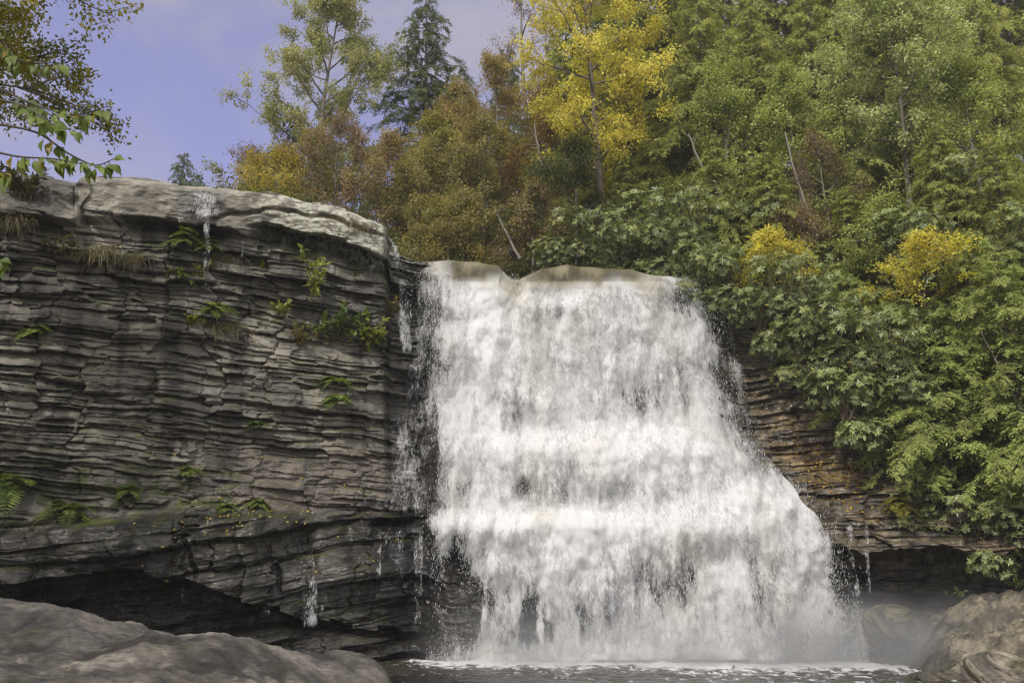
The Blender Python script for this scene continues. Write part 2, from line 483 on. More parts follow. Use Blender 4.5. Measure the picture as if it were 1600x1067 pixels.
# ledge that splits the cap stone, and the undercut below it
lg = np.interp(PX, [-700, 110, 330, 440, 560, 620], [-99, 52, 48, 22, 20, 14])
DISP = DISP - capw * .3 * sstep(310, 350, PX) * np.exp(-((hcap - lg - 5 * perlin(PX * .02, 0 * PX, 8)) / 3.2) ** 2)
hn = hcap + 5 * perlin(PX * .03, PX * 0, 44)
und = LW * (sstep(380, 430, PX) * sstep(47, 54, hn) * (1 - sstep(66, 92, hn)) * 1.5 + .75 * sstep(190, 240, PX) * (1 - sstep(340, 380, PX)) * sstep(58, 66, hn) * (1 - sstep(72, 90, hn)))
DISP = DISP - und * .95
joint = .55 * np.exp(-((PX - 122 - .25 * (PY - 300) - 9 * perlin(PY * .05, PX * .004, 17)) / 8) ** 2) * (1 - sstep(60, 90, hcap))
DISP = DISP - joint * .9 - .35 * (PX < 118) * (1 - sstep(30, 70, hcap)) * LW
# hanging slab and joints in the low wet blocks
for jx, jy0, jy1, wd, dp in ((290, 845, 905, 3, .5), (418, 850, 925, 3, .35), (540, 815, 880, 14, .5), (600, 820, 880, 10, .35), (470, 820, 900, 9, .4), (655, 820, 960, 8, .3)):
    DISP = DISP - .6 * dp * np.exp(-((PX - jx - .3 * (PY - jy0) - 6 * perlin(PY * .05, PX * .01, 33)) / wd) ** 2) * sstep(jy0 - 8, jy0 + 8, PY) * (1 - sstep(jy1 - 10, jy1 + 10, PY))
DISP = DISP + capw * capf
DISP = DISP + .14 * rough + .1 * fbm(X0 * .4, Z0 * .5, 2, 90)
crk = np.abs(fbm(X0 * .35 + 5, Z0 * 1.2, 3, 61))
DISP = DISP - .045 * np.exp(-crk / .015) * LW
YR = YB - DISP
XR, _, ZR = at(PX, PY, YR)

# colour of the rock
nA = fbm(X0 * .35, Z0 * .5, 4, 101); nB = fbm(X0 * 1.5, Z0 * 2.5, 4, 102); nC = fbm(X0 * 5, Z0 * 7, 3, 103)
C = mixc((.12, .112, .1), (.225, .208, .182), sstep(-.4, .5, nA))
C = C * (.72 + .55 * rA[..., None])
C = mixc(C, (.2, .165, .14), .5 * sstep(-.1, .6, nB))
C = mixc(C, np.array((.14, .112, .096)) * (.7 + .6 * rC[..., None]), .75 * smooth_red)
streak = sstep(.05, .45, fbm(X0 * .9, Z0 * .1, 4, 105)) * (1 - capw)
C = mixc(C, (.05, .045, .042), .8 * streak * LW)
capc = mixc((.19, .172, .15), (.31, .285, .25), sstep(-.3, .4, nB + .5 * nA))
capc = mixc(capc, (.09, .08, .07), .7 * sstep(.1, .5, fbm(X0 * .8, Z0 * .5, 4, 130)))
C = mixc(C, capc, capw * (PX > 118))
lich = sstep(.12, .3, nC + .5 * nB + .5 * sstep(400, 470, PX) - .25) * LW * (1 - sstep(60, 100, hcap))
C = mixc(C, (.5, .5, .44), .75 * lich * sstep(330, 440, PX))
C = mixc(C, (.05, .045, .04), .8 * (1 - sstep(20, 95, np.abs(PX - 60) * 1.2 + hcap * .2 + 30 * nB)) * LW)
wet = np.clip(lowz + .5 * smooth_red + .55 * sstep(0, .4, fbm(X0 * .5, Z0 * .2, 3, 140)) * LW + sstep(560, 640, PX + 20 * nB) + RW, 0, 1) * (1 - capw * .9)
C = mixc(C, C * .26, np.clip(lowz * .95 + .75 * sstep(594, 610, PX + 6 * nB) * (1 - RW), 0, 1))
for jx, j0, j1, jw in ((478, 838, 990, 24), (545, 812, 905, 9), (610, 808, 965, 34), (573, 733, 800, 12), (1326, 803, 945, 15), (1353, 798, 940, 11), (415, 915, 980, 12), (380, 370, 420, 6)):
    tk = np.exp(-((PX - jx + 6 * nB) / jw) ** 2) * sstep(j0 - 6, j0 + 6, PY) * (1 - sstep(j1, j1 + 12, PY))
    C = mixc(C, C * .4, .85 * tk); wet = np.maximum(wet, tk)
ocl = np.clip(1.1 - np.hypot((PX - 1270) / 95, (PY - 700) / 75), 0, 1)
rc = mixc((.085, .07, .055), (.16, .125, .085), sstep(-.3, .4, nB)) * (.6 + .8 * rA[..., None])
C = mixc(C, rc, RW)
C = mixc(C, np.array((.19, .135, .075)) * (.6 + .8 * rA[..., None]), RW * np.clip(ocl * 1.6, 0, 1) * sstep(-.35, .25, nA + .5 * nB))
pink = RW * sstep(1440, 1510, PX) * (1 - sstep(700, 740, PY))
C = mixc(C, np.array((.34, .26, .22)) * (.6 + .8 * rB[..., None]), pink)
C = mixc(C, mixc((.045, .04, .036), (.085, .076, .066), sstep(-.3, .4, nB)), .85 * RW * sstep(878, 895, PY))
# dry crust and moss collect on the upper edge of the beds
g = np.zeros_like(DISP); g[1:-1] = DISP[2:] - DISP[:-2]
up = sstep(.02, .12, g)
moss = up * sstep(-.12, .25, fbm(X0 * .8, Z0 * .8, 3, 110)) * (1 - capw)
C = mixc(C, (.085, .10, .022), .8 * moss)
mossz = (LW * np.exp(-((PY - 765 - .04 * (PX - 150)) / 45) ** 2) * (1 - sstep(330, 460, PX)) + .6 * np.exp(-np.hypot((PX - 1100) / 30, (PY - 490) / 35) ** 2))
C = mixc(C, (.06, .075, .018), np.clip(1.2 * mossz * sstep(-.1, .4, nB), 0, .85))
C = mixc(C, C * .45, .7 * np.clip(eA, 0, 1) * (1 - capw))  # cavity darkening in the colour: shade and dirt along notches and joints
wetcap = np.exp(-(((PX - 318) / 36) ** 4)) * sstep(2, 10, hcap) * (1 - sstep(52, 66, hcap)) + np.exp(-(((PX - 322) / 14) ** 2)) * sstep(50, 60, hcap) * (1 - sstep(180, 200, hcap))
wetcap = np.clip(wetcap * (1 + .5 * nB), 0, 1); C = mixc(C, C * .3, wetcap); wet = np.maximum(wet, wetcap)
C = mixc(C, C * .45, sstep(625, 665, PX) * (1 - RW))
C = np.clip(C * np.array((.86, .86, .79)), .012, .6)
# flat top running back from the edge
nb = 24
back = np.linspace(0, 1, nb + 1)[1:] ** 1.6 * 7
bx = np.repeat(XR[:1], nb, 0); by = YR[:1] + back[:, None]
bz = ZR[:1] + .04 * back[:, None] - .25 * sstep(0, 1.5, back)[:, None] + .08 * fbm(bx * .8, by * .8, 3, 200)
V = np.concatenate([np.stack([bx, by, bz], -1)[::-1], np.stack([XR, YR, ZR], -1)], 0)
CC = np.concatenate([np.repeat(C[:1], nb, 0), C], 0); WW = np.concatenate([np.repeat(wet[:1], nb, 0), wet], 0)
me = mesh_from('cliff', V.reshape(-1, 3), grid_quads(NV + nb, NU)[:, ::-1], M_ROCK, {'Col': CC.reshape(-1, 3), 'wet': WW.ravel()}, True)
tag(link('cliff', me), kind='structure')


def rock_y(px, py):
    """depth of the carved rock at a pixel"""
    px = np.asarray(px, float); py = np.asarray(py, float) + 0 * px
    i = np.clip(np.searchsorted(pxs, px), 1, NU - 1)
    i = i - 1 * (np.abs(pxs[i - 1] - px) < np.abs(pxs[i] - px))
    j = np.clip(np.round((py - TOP[i]) / (1080 - TOP[i]) * (NV - 1)), 0, NV - 1).astype(int)
    return YR[j, i]


# ------------------------------------------------------------------ hillside behind the edge
ex = XR[0]; ey = YR[0]; ez = ZR[0]
o_ = np.argsort(ex); ex, ey, ez = ex[o_], ey[o_], ez[o_]
SLX = [-60, -8, -4, 4, 8.5, 12, 20, 40]
SL = [.05, .05, .03, .03, .25, .62, .72, .72]


def hill(x, y):
    x = np.asarray(x, float); y = np.asarray(y, float)
    z0 = np.interp(x, ex, ez); y0 = np.interp(x, ex, ey); s = np.interp(x, SLX, SL)
    r = y - y0
    z = z0 - .35 + s * np.clip(r, 0, 34) + .3 * np.clip(r - 12, 0, 40) * (1 - sstep(.2, .6, s)) * sstep(-6, 2, x)
    return z - .6 * np.exp(-np.abs(r) / 1.5) + .5 * fbm(x * .15, y * .15, 3, 300) * sstep(2, 8, r)


hx = np.concatenate([np.linspace(-160, -30, 30), np.linspace(-29, 45, 260), np.linspace(46, 160, 30)])
hr = np.linspace(0, 1, 160) ** 1.5 * 190
HX = np.tile(hx, (len(hr), 1)); HY = np.interp(HX, ex, ey) + .6 + hr[:, None]
HZ = hill(HX, HY)
n = fbm(HX * .5, HY * .5, 4, 310)
HC = mixc((.05, .04, .022), (.06, .06, .02), sstep(-.3, .3, n))
me = mesh_from('hillside', np.stack([HX, HY, HZ], -1).reshape(-1, 3), grid_quads(len(hr), len(hx)), M_SOIL, {'Col': HC.reshape(-1, 3), 'wet': np.zeros(HX.size)}, True)
tag(link('hillside', me), kind='structure')

# ------------------------------------------------------------------ waterfall
LEFTY = [395, 412, 450, 520, 600, 700, 790, 812, 830, 900, 1035]
LEFTX = [655, 653, 655, 668, 680, 686, 678, 664, 676, 676, 672]
RIGHTY = [395, 425, 440, 520, 620, 700, 745, 800, 860, 930, 1000, 1040]
RIGHTX = [1092, 1088, 1090, 1120, 1152, 1190, 1226, 1272, 1310, 1338, 1375, 1405]
HOLES = [(738, 945, 48, 75, .7), (815, 955, 30, 65, .65), (848, 985, 30, 30, .6), (1060, 925, 55, 55, .33), (1175, 945, 35, 70, .33), (835, 765, 52, 34, .36),
         (880, 560, 22, 70, .3), (995, 640, 60, 45, .28), (790, 650, 48, 40, .3), (880, 490, 50, 14, .34), (1065, 500, 22, 50, .3), (960, 960, 40, 55, .22),
         (930, 770, 40, 25, .2), (1060, 610, 40, 60, .2), (1130, 690, 30, 40, .22), (1115, 880, 60, 40, .2), (700, 470, 15, 40, .3), (1250, 960, 40, 60, .22), (905, 975, 26, 40, .35), (700, 900, 22, 60, .35), (1000, 880, 30, 40, .22), (1120, 965, 24, 45, .3), (795, 440, 22, 14, .8)]
DENSE = [(760, 500, 60, 120, .25), (960, 700, 130, 35, .3), (800, 815, 110, 16, .35), (960, 830, 160, 30, .2), (1180, 780, 80, 40, .22), (880, 880, 40, 40, .15), (990, 450, 60, 12, .2), (740, 620, 30, 200, .15), (1000, 1020, 330, 18, .3)]


TIERS = [([690, 750, 830, 900, 1000, 1080], [478, 468, 466, 470, 474, 500], .12, .22, 16, 50),
         ([690, 740, 800, 860, 930, 1000, 1060, 1110, 1160, 1220, 1280], [640, 640, 700, 706, 690, 672, 690, 706, 720, 748, 785], .28, .5, 24, 75),
         ([640, 700, 800, 900, 1000, 1100, 1200, 1290], [812, 815, 816, 824, 828, 815, 790, 775], .28, .48, 20, 60)]


def water_sheet(name, parent, nu, nv, y0, y1, offs, seed, mat, extL=0, extR=0, bias=0., lump=.26, edge=.10):
    v = np.linspace(0, 1, nv); s = np.linspace(0, 1, nu)
    py = y0 + (y1 - y0) * v
    le = np.interp(py, LEFTY, LEFTX) - extL; ri = np.interp(py, RIGHTY, RIGHTX) + extR
    le = le + 6 * perlin(py * .03, py * 0, seed); ri = ri + 9 * perlin(py * .03, py * 0 + 3, seed)
    PXw = le[:, None] + (ri - le)[:, None] * s[None]; PYw = np.repeat(py[:, None], nu, 1)
    topl = np.interp(PXw, TOPX, TOPY) - 1.5
    PYw = np.maximum(PYw, topl)
    yb = cliff_base(PXw, PYw)
    # water leaves the rock at each step and falls free
    yb = np.minimum.accumulate(yb, axis=0)
    x, _, z = at(PXw, PYw, yb)
    bul = 0; den = 0
    for tx, ty, bw_, dw_, upw_, dnw_ in TIERS:
        q = PYw - np.interp(PXw, tx, ty) - 16 * perlin(PXw * .013, PXw * 0 + ty[0], 91) - 9 * perlin(PXw * .07, PXw * 0, 92)
        sh_ = np.where(q < 0, np.exp(-(q / upw_) ** 2), np.exp(-(q / dnw_) ** 2)) * np.clip(.62 + 1.0 * perlin(PXw * .016, PXw * 0 + ty[0], 93) + .5 * perlin(PXw * .05, PYw * .02, 94), 0, 1.4)
        bul = bul + bw_ * sh_; den = den + dw_ * sh_
        den = den - .16 * np.exp(-((q + 2.2 * upw_ + 12) / 16) ** 2)
    lum = fbm(x * .8 + seed, z * .55, 3, 500 + seed, .5) * lump * 1.2 + np.abs(fbm(x * 1.6, z * .8 + seed, 3, 520 + seed, .5)) * lump * .35
    lum *= sstep(418, 470, PYw) * .9 + .1
    lum = lum + bul + .4 * np.abs(fbm(x * .45 + 3, z * .3, 2, 530)) * sstep(430, 500, PYw)
    y = yb - offs * (sstep(410, 450, PYw) * .8 + .2) - lum
    x, _, z = at(PXw, PYw, y)
    d = np.full(PXw.shape, .84 + bias)
    hs = fbm(x * 1.8, z * .45, 3, 560 + seed)
    for a, b, c, e, w in HOLES: d -= (1.1 if b < 800 else 1.5) * w * np.exp(-((PXw - a) / c) ** 2 - ((PYw - b) / e) ** 2) * np.clip(.75 + 1.1 * hs, 0, 1.6)
    for a, b, c, e, w in DENSE: d += w * np.exp(-((PXw - a) / c) ** 2 - ((PYw - b) / e) ** 2)
    d += .58 * den + .45 * fbm(x * .7, z * .16, 3, 540 + seed) + .14 * fbm(x * 2.4 + .4 * perlin(x * .8, z * .6, 88), z * .25, 3, 541 + seed)
    ew = (edge + .05 * perlin(py * .02, py * 0, seed + 2))[:, None]
    el = np.minimum(s[None], 1 - s[None])
    d -= .75 * (1 - np.clip(el / ew, 0, 1)) ** 1.3
    # smooth brown water just over the edge
    lip = (1 - sstep(16, 46, PYw - topl + 12 * perlin(x * .7, z * 0, 72))) * (1 - .8 * np.exp(-((PXw - 1060) / 30) ** 2))
    col = mixc((1, 1, 1), (.36, .33, .24), np.clip(lip * (1 - .4 * sstep(.0, .3, perlin(x * .8, z * 0, 71))), 0, 1))
    col = mixc(col, (.93, .9, .82), .6 * sstep(.0, .5, fbm(x * .35, z * .18, 3, 77)))
    d += .35 * lip * (np.abs(PXw - 797) > 18)
    flow = np.stack([x, np.cumsum(np.concatenate([np.zeros((1, nu)), np.hypot(np.diff(y, axis=0) * .3, np.diff(z, axis=0))]), 0), 0 * x], -1)
    me = mesh_from(name, np.stack([x, y, z], -1).reshape(-1, 3), grid_quads(nv, nu), mat, {'Col': col.reshape(-1, 3), 'dens': d.ravel(), 'flow': flow.reshape(-1, 3)}, True)
    return link(name, me, parent), (PXw, PYw, y, d)


base = atv(960, 1030, 33.2)
fall = empty('waterfall', (0, 0, 0), 'tall white waterfall pouring over the notched rock lip in steps into the pool', 'waterfall')
M_W1 = water_material('white_water', 1.0, 0.0, .12, .55)
M_W2 = water_material('white_water_curtain', 1.25, 4.0, .3, .85, amax=.85)
M_W3 = water_material('water_veil', 1.5, 9.0, .36, .95, amax=.75)
_, inf1 = water_sheet('water_body', fall, 560, 640, 402, 1036, .38, 1, M_W1, lump=.22, edge=.15)
_, inf2 = water_sheet('water_curtain', fall, 520, 620, 425, 1036, .75, 2, M_W2, 4, 6, -.16, .26, .2)
_, inf3 = water_sheet('water_veil', fall, 480, 560, 440, 1030, 1.15, 3, M_W3, 26, 26, -.27, .3, .26)

# clear brown water bending over the edge before it breaks
m, nt = new_mat('clear_brown_water'); L = nt.links.new
out = nd(nt, 'ShaderNodeOutputMaterial'); ca = nd(nt, 'ShaderNodeAttribute', attribute_name='Col'); da = nd(nt, 'ShaderNodeAttribute', attribute_name='dens')
fa = nd(nt, 'ShaderNodeAttribute', attribute_name='flow')
mp_ = nd(nt, 'ShaderNodeMapping', ins={'Scale': (2.2, .6, 1)}); L(fa.outputs['Vector'], mp_.inputs['Vector'])
n1 = nd(nt, 'ShaderNodeTexNoise', ins={'Scale': 1.6, 'Detail': 6.0, 'Roughness': .65}); L(mp_.outputs[0], n1.inputs['Vector'])
pb = nd(nt, 'ShaderNodeBsdfPrincipled', ins={'Roughness': .3, 'IOR': 1.33, 'Specular IOR Level': .35})
mu = nd(nt, 'ShaderNodeMix', data_type='RGBA', blend_type='MULTIPLY'); mu.inputs['Factor'].default_value = 1
L(ca.outputs['Color'], mu.inputs['A']); L(math_(nt, 'ADD', math_(nt, 'MULTIPLY', n1.outputs['Fac'], 1.1), .5), mu.inputs['B']); L(mu.outputs['Result'], pb.inputs['Base Color'])
bp = nd(nt, 'ShaderNodeBump', ins={'Strength': .6, 'Distance': .08}); L(n1.outputs['Fac'], bp.inputs['Height']); L(bp.outputs[0], pb.inputs['Normal'])
tr = nd(nt, 'ShaderNodeBsdfTransparent'); ms = nd(nt, 'ShaderNodeMixShader')
mr_ = nd(nt, 'ShaderNodeMapRange', interpolation_type='SMOOTHSTEP', ins={'From Min': .2, 'From Max': 1.0, 'To Max': .85})
L(math_(nt, 'ADD', da.outputs['Fac'], math_(nt, 'MULTIPLY', math_(nt, 'SUBTRACT', n1.outputs['Fac'], .5), .8)), mr_.inputs['Value'])
L(mr_.outputs[0], ms.inputs[0]); L(tr.outputs[0], ms.inputs[1]); L(pb.outputs[0], ms.inputs[2]); L(ms.outputs[0], out.inputs['Surface'])
M_LIP = m
for l0, l1, sd_ in ((668, 786, 1), (822, 1010, 2)):
    lx = np.linspace(l0, l1, 200); lt = np.linspace(0, 1, 70)
    ty = np.interp(lx, TOPX, TOPY) + 2.5 * perlin(lx * .03, lx * 0, 95) - 2.0
    LX = np.tile(lx, (70, 1)); LY = ty[None] + 34 * lt[:, None]
    yb = np.minimum.accumulate(cliff_base(LX, LY), 0) - .62 - .9 * np.sqrt(lt)[:, None] * .6 - .12 * fbm(LX * .03, LX * 0, 3, 96)
    x, _, z = at(LX, LY, yb)
    z = z - 0.0
    r_ = np.linspace(1, 0, 14)[:-1]
    xb = np.repeat(x[:1], 13, 0); yb2 = yb[:1] + 5 * r_[:, None] ** 1.5; zb = z[:1] + .05 * r_[:, None]
    X = np.concatenate([xb, x]); Y = np.concatenate([yb2, yb]); Z = np.concatenate([zb, z])
    col = mixc((.10, .085, .042), (.21, .19, .12), sstep(-.4, .4, fbm(X * .8, X * 0 + sd_, 3, 97)))
    d = 1.0 + .75 * (perlin(lx * .021, lx * 0, 99 + sd_) - .1)[None] - 1.15 * np.concatenate([np.zeros(13), lt])[:, None] * (1 + .5 * fbm(lx * .05, lx * 0, 3, 98 + sd_))[None] - .5 * (1 - np.clip(np.minimum(lx - l0, l1 - lx) / 26, 0, 1))[None]
    fl = np.stack([X, -Z, X * 0 + sd_], -1)
    me = mesh_from('lip_water', np.stack([X, Y, Z], -1).reshape(-1, 3), grid_quads(83, 200), M_LIP, {'Col': col.reshape(-1, 3), 'dens': d.ravel(), 'flow': fl.reshape(-1, 3)}, True)
    link('lip_water', me, fall)

# thin veil of water sliding over the rock left of the main flow
def veil(name, parent, rows, seed, mat, bias, offs, nu=160, nv=420):
    ys = np.array([r[0] for r in rows], float); ls = [r[1] for r in rows]; rs = [r[2] for r in rows]
    py = np.linspace(ys[0], ys[-1], nv); s = np.linspace(0, 1, nu)
    le = np.interp(py, ys, ls) + 3 * perlin(py * .06, 0 * py, seed); ri = np.interp(py, ys, rs)
    P = le[:, None] + (ri - le)[:, None] * s[None]; Q = np.repeat(py[:, None], nu, 1)
    y = rock_y(P, Q)
    y = (y + np.roll(y, 1, 1) + np.roll(y, -1, 1)) / 3
    y = np.minimum.accumulate(y, axis=0) - offs
    x, _, z = at(P, Q, y)
    d = .56 + bias + .35 * fbm(x * 1.2, z * .35, 3, seed + 60)
    el = np.minimum(s, 1 - s)[None]
    d = d - .5 * (1 - np.clip(el / .3, 0, 1)) ** 1.5
    ev = np.minimum((py - ys[0]) / 12, (ys[-1] - py) / 12)[:, None]
    d = d - .4 * (1 - np.clip(ev, 0, 1))
    flow = np.stack([x, -z, 0 * x + seed], -1)
    me = mesh_from(name, np.stack([x, y, z], -1).reshape(-1, 3), grid_quads(nv, nu), mat, {'Col': np.ones((x.size, 3)), 'dens': d.ravel(), 'flow': flow.reshape(-1, 3)}, True)
    return link(name, me, parent)


M_W4 = water_material('thin_water', 1.5, 14.0, .36, 1.15, amp=(1.0, 1.0, .9), amax=.8)
M_W5 = water_material('trickle_water', 3.2, 21.0, .45, .85, amp=(.9, 1.0, .8), amax=.8)
veil('side_veil', fall, [(430, 636, 700), (520, 640, 715), (600, 622, 725), (680, 590, 730), (760, 575, 730), (806, 582, 725)], 5, M_W4, .02, .08)
veil('side_veil', fall, [(480, 1085, 1150), (560, 1095, 1160), (640, 1110, 1190), (720, 1150, 1250), (780, 1200, 1290)], 6, M_W4, -.05, .07)

# flying drops
rng = np.random.default_rng(4)


def drops_on(inf, n, lo, hi, spread, mb, size=(.005, .014), elong=(4, 10)):
    PXw, PYw, y, d = inf
    w = np.clip(1 - np.abs(d - lo) / hi, 0, 1) ** 1.2 * (PYw > 425)
    w = w.ravel() / w.sum()
    i = rng.choice(w.size, n, p=w)
    a = PXw.ravel()[i] + rng.normal(0, 3, n); b = PYw.ravel()[i] + rng.normal(0, 3, n)
    yy = y.ravel()[i] - np.abs(rng.normal(0, spread, n)) - .02
    P = np.stack(at(a, b, yy), -1)
    D = np.stack([rng.normal(0, .25, n), rng.normal(0, .25, n), -np.ones(n)], -1)
    N = rng.normal(0, 1, (n, 3))
    W = rng.uniform(*size, n) * np.exp(rng.normal(0, .25, n))
    mb.leaves(P, D, N, W * rng.uniform(*elong, n), W, (1, 1, 1), .5)


mb = MB()
drops_on(inf1, 20000, .35, .5, .2, mb)
drops_on(inf2, 15000, .3, .5, .25, mb)
drops_on(inf3, 6000, .15, .4, .3, mb, (.007, .016))
# splash at the foot
n = 60000
a = rng.uniform(665, 1440, n); b = 1043 - np.abs(rng.exponential(1, n)) * np.interp(a, [660, 800, 1250, 1440], [9, 16, 30, 14])
yy = 33.1 - np.abs(rng.normal(0, 1.1, n))
P = np.stack(at(a, b, yy), -1)
W = rng.uniform(.006, .016, n)
mb.leaves(P, rng.normal(0, 1, (n, 3)), rng.normal(0, 1, (n, 3)), W * 2, W, (1, 1, 1), .5)
o = link('spray', mb.build('spray', M_DROP), fall); o['kind'] = 'stuff'

# drifting mist at the foot of the fall
mm, nt = new_mat('mist'); L = nt.links.new
out = nd(nt, 'ShaderNodeOutputMaterial'); geo = nd(nt, 'ShaderNodeNewGeometry')
sx = nd(nt, 'ShaderNodeSeparateXYZ'); L(geo.outputs['Position'], sx.inputs[0])
nz = nd(nt, 'ShaderNodeTexNoise', ins={'Scale': .55, 'Detail': 3.0, 'Roughness': .55}); L(geo.outputs['Position'], nz.inputs['Vector'])


def ramp(sock, a0, a1, b0, b1):
    r = nd(nt, 'ShaderNodeMapRange', interpolation_type='SMOOTHSTEP', ins={'From Min': a0, 'From Max': a1, 'To Min': b0, 'To Max': b1})
    L(sock, r.inputs['Value']); return r.outputs[0]


dn = math_(nt, 'MULTIPLY', ramp(sx.outputs['Z'], -.6, 2.7, 1, 0), ramp(sx.outputs['Y'], 26.6, 31.8, 0, 1))
dn = math_(nt, 'MULTIPLY', dn, math_(nt, 'MULTIPLY', ramp(sx.outputs['X'], -3.9, 1.0, 0, .8), ramp(sx.outputs['X'], 12.5, 18, 1, 0)))
dn = math_(nt, 'MULTIPLY', dn, ramp(sx.outputs['X'], 2, 12, .7, 1.5))
dn = math_(nt, 'MULTIPLY', dn, ramp(nz.outputs['Fac'], .35, .7, .25, 1.5))
vs = nd(nt, 'ShaderNodeVolumePrincipled', ins={'Color': (.97, .97, .97, 1), 'Anisotropy': .1})
L(math_(nt, 'MULTIPLY', dn, .5), vs.inputs['Density']); L(vs.outputs[0], out.inputs['Volume'])
bxv = np.array([[x, y, z] for z in (.02, 3.6) for x, y in ((-5, 26.4), (18, 26.4), (18, 34), (-5, 34))])
me = mesh_from('mist', bxv, [[3, 2, 1, 0], [4, 5, 6, 7], [0, 1, 5, 4], [1, 2, 6, 5], [2, 3, 7, 6], [3, 0, 4, 7]], mm)
o = link('mist', me, fall); o['kind'] = 'stuff'

hm, nt = new_mat('haze'); L = nt.links.new
out = nd(nt, 'ShaderNodeOutputMaterial'); vs = nd(nt, 'ShaderNodeVolumeScatter', ins={'Color': (.98, .98, 1, 1), 'Density': .0005, 'Anisotropy': .0})
L(vs.outputs[0], out.inputs['Volume'])
hv = np.array([[x, y, z] for z in (-1.5, 60) for x, y in ((-90, -20), (90, -20), (90, 80), (-90, 80))])
o = link('haze', mesh_from('haze', hv, [[3, 2, 1, 0], [4, 5, 6, 7], [0, 1, 5, 4], [1, 2, 6, 5], [2, 3, 7, 6], [3, 0, 4, 7]], hm)); o['kind'] = 'stuff'

# small separate streams
TR = [
    ([(292, 285, 322), (318, 288, 358), (338, 296, 356), (345, 300, 340)], .02, 'thin sheet of sparkling water sliding over the top of the cap stone', 'sheet_of_water'),
    ([(340, 316, 330), (400, 314, 332), (468, 316, 331)], -.02, 'narrow stream falling past the ferns below the cap stone', None),
    ([(348, 585, 600), (385, 600, 622), (430, 618, 640), (520, 622, 645), (560, 625, 648)], .0, 'braided white stream beside the right end of the cap stone', None),
    ([(372, 376, 382), (410, 376, 382)], -.06, 'dripping thread of water under the dark overhang of the cap stone', None),
    ([(740, 566, 582), (795, 564, 580)], -.02, 'short trickle on the brown ledge just above the wet shelf', None),
    ([(845, 470, 492), (880, 476, 496), (930, 466, 500), (985, 466, 502)], -.01, 'white trickle spilling over the wet blocks left of the main fall', None),
    ([(818, 540, 549), (900, 535, 546)], -.02, 'thin thread of water hanging beside a dark hollow in the wet blocks', None),
    ([(818, 580, 640), (860, 590, 640), (960, 600, 635)], -.12, 'fringe of drips along the shelf edge close to the main fall', None),
    ([(905, 281, 289), (960, 280, 288)], -.08, 'faint drip at the corner of the hanging slab above the dark hollow', None),
    ([(925, 408, 424), (975, 408, 424)], -.07, 'faint drips below the wet blocks over the black hollow', None),
    ([(812, 1318, 1334), (870, 1322, 1338), (940, 1334, 1350)], .03, 'left of two thin white threads falling off the leafy right ledge', None),
    ([(808, 1348, 1358), (870, 1350, 1360), (935, 1352, 1364)], .0, 'right of two thin white threads falling off the leafy right ledge', None),
    ([(905, 499, 513), (975, 497, 515)], -.05, 'thin dribble just right of the white trickle on the wet blocks', None),
    ([(825, 644, 664), (900, 642, 664), (985, 640, 664)], -.02, 'ragged dribble on the dark rock closest to the left edge of the main fall', None),
    ([(818, 588, 598), (905, 586, 597)], -.03, 'fine thread between the dark hollow and the fringe of drips on the shelf edge', None),
    ([(700, 606, 640), (750, 600, 640), (795, 596, 640)], -.05, 'patch of white dribbles on the ledges above the fringe of drips', None),
    ([(730, 1225, 1250), (780, 1240, 1275)], -.02, 'small stream crossing the leaf strewn ledge right of the main fall', None),
    ([(545, 1190, 1215), (600, 1195, 1225), (680, 1200, 1232)], -.12, 'faint wet runs down the dark rock right of the main fall', None),
]
for i, (rows, bias, lab, nm) in enumerate(TR):
    nm = nm or 'trickle'
    o = veil(nm, None, rows, 30 + i, M_W5, bias * 1.5 - .04, .09, 60, 260)
    tag(o, lab, 'trickle', 'small streams beside the main fall')

# ------------------------------------------------------------------ pool
gx = np.concatenate([np.linspace(-70, -12, 60), np.linspace(-11.9, 22, 420), np.linspace(22.2, 70, 60)])
gy = np.concatenate([np.linspace(-30, 17, 60), np.linspace(17.1, 37, 300)])
GX, GY = np.meshgrid(gx, gy)
foot = np.interp(GX, [-20, -5, -3.2, 13, 16, 40], [30, 33.0, 33.2, 32.8, 31.5, 25])
foot = foot + .9 * perlin(GX * .45, GX * 0, 615) + .4 * perlin(GX * 1.7, GX * 0, 616)
dist = foot - GY
wv = .05 * fbm(GX * .9, GY * 1.3, 4, 600) + .05 * np.abs(fbm(GX * .5, GY * .8, 3, 610))
near = np.exp(-np.clip(dist, 0, 99) / 2.2) * sstep(-4.5, -3, GX) * (1 - sstep(13, 17, GX))
GZ = wv * (1 + .8 * near) - .03
foam = .24 + .6 * np.exp(-np.clip(dist, 0, 99) / 1.3) * sstep(-4.5, -2.5, GX) * (1 - sstep(13, 17, GX)) + .12 * near + .22 * np.exp(-np.clip(dist, 0, 99) / 5) * sstep(-4.5, -1, GX) + .22 * sstep(2, 8, GX) * (1 - sstep(14, 17, GX)) * np.exp(-np.clip(dist, 0, 99) / 7)
me = mesh_from('pool_water', np.stack([GX, GY, GZ], -1).reshape(-1, 3), grid_quads(len(gy), len(gx)), M_POOL, {'foam': foam.ravel()}, True)
tag(link('pool_water', me), kind='structure')


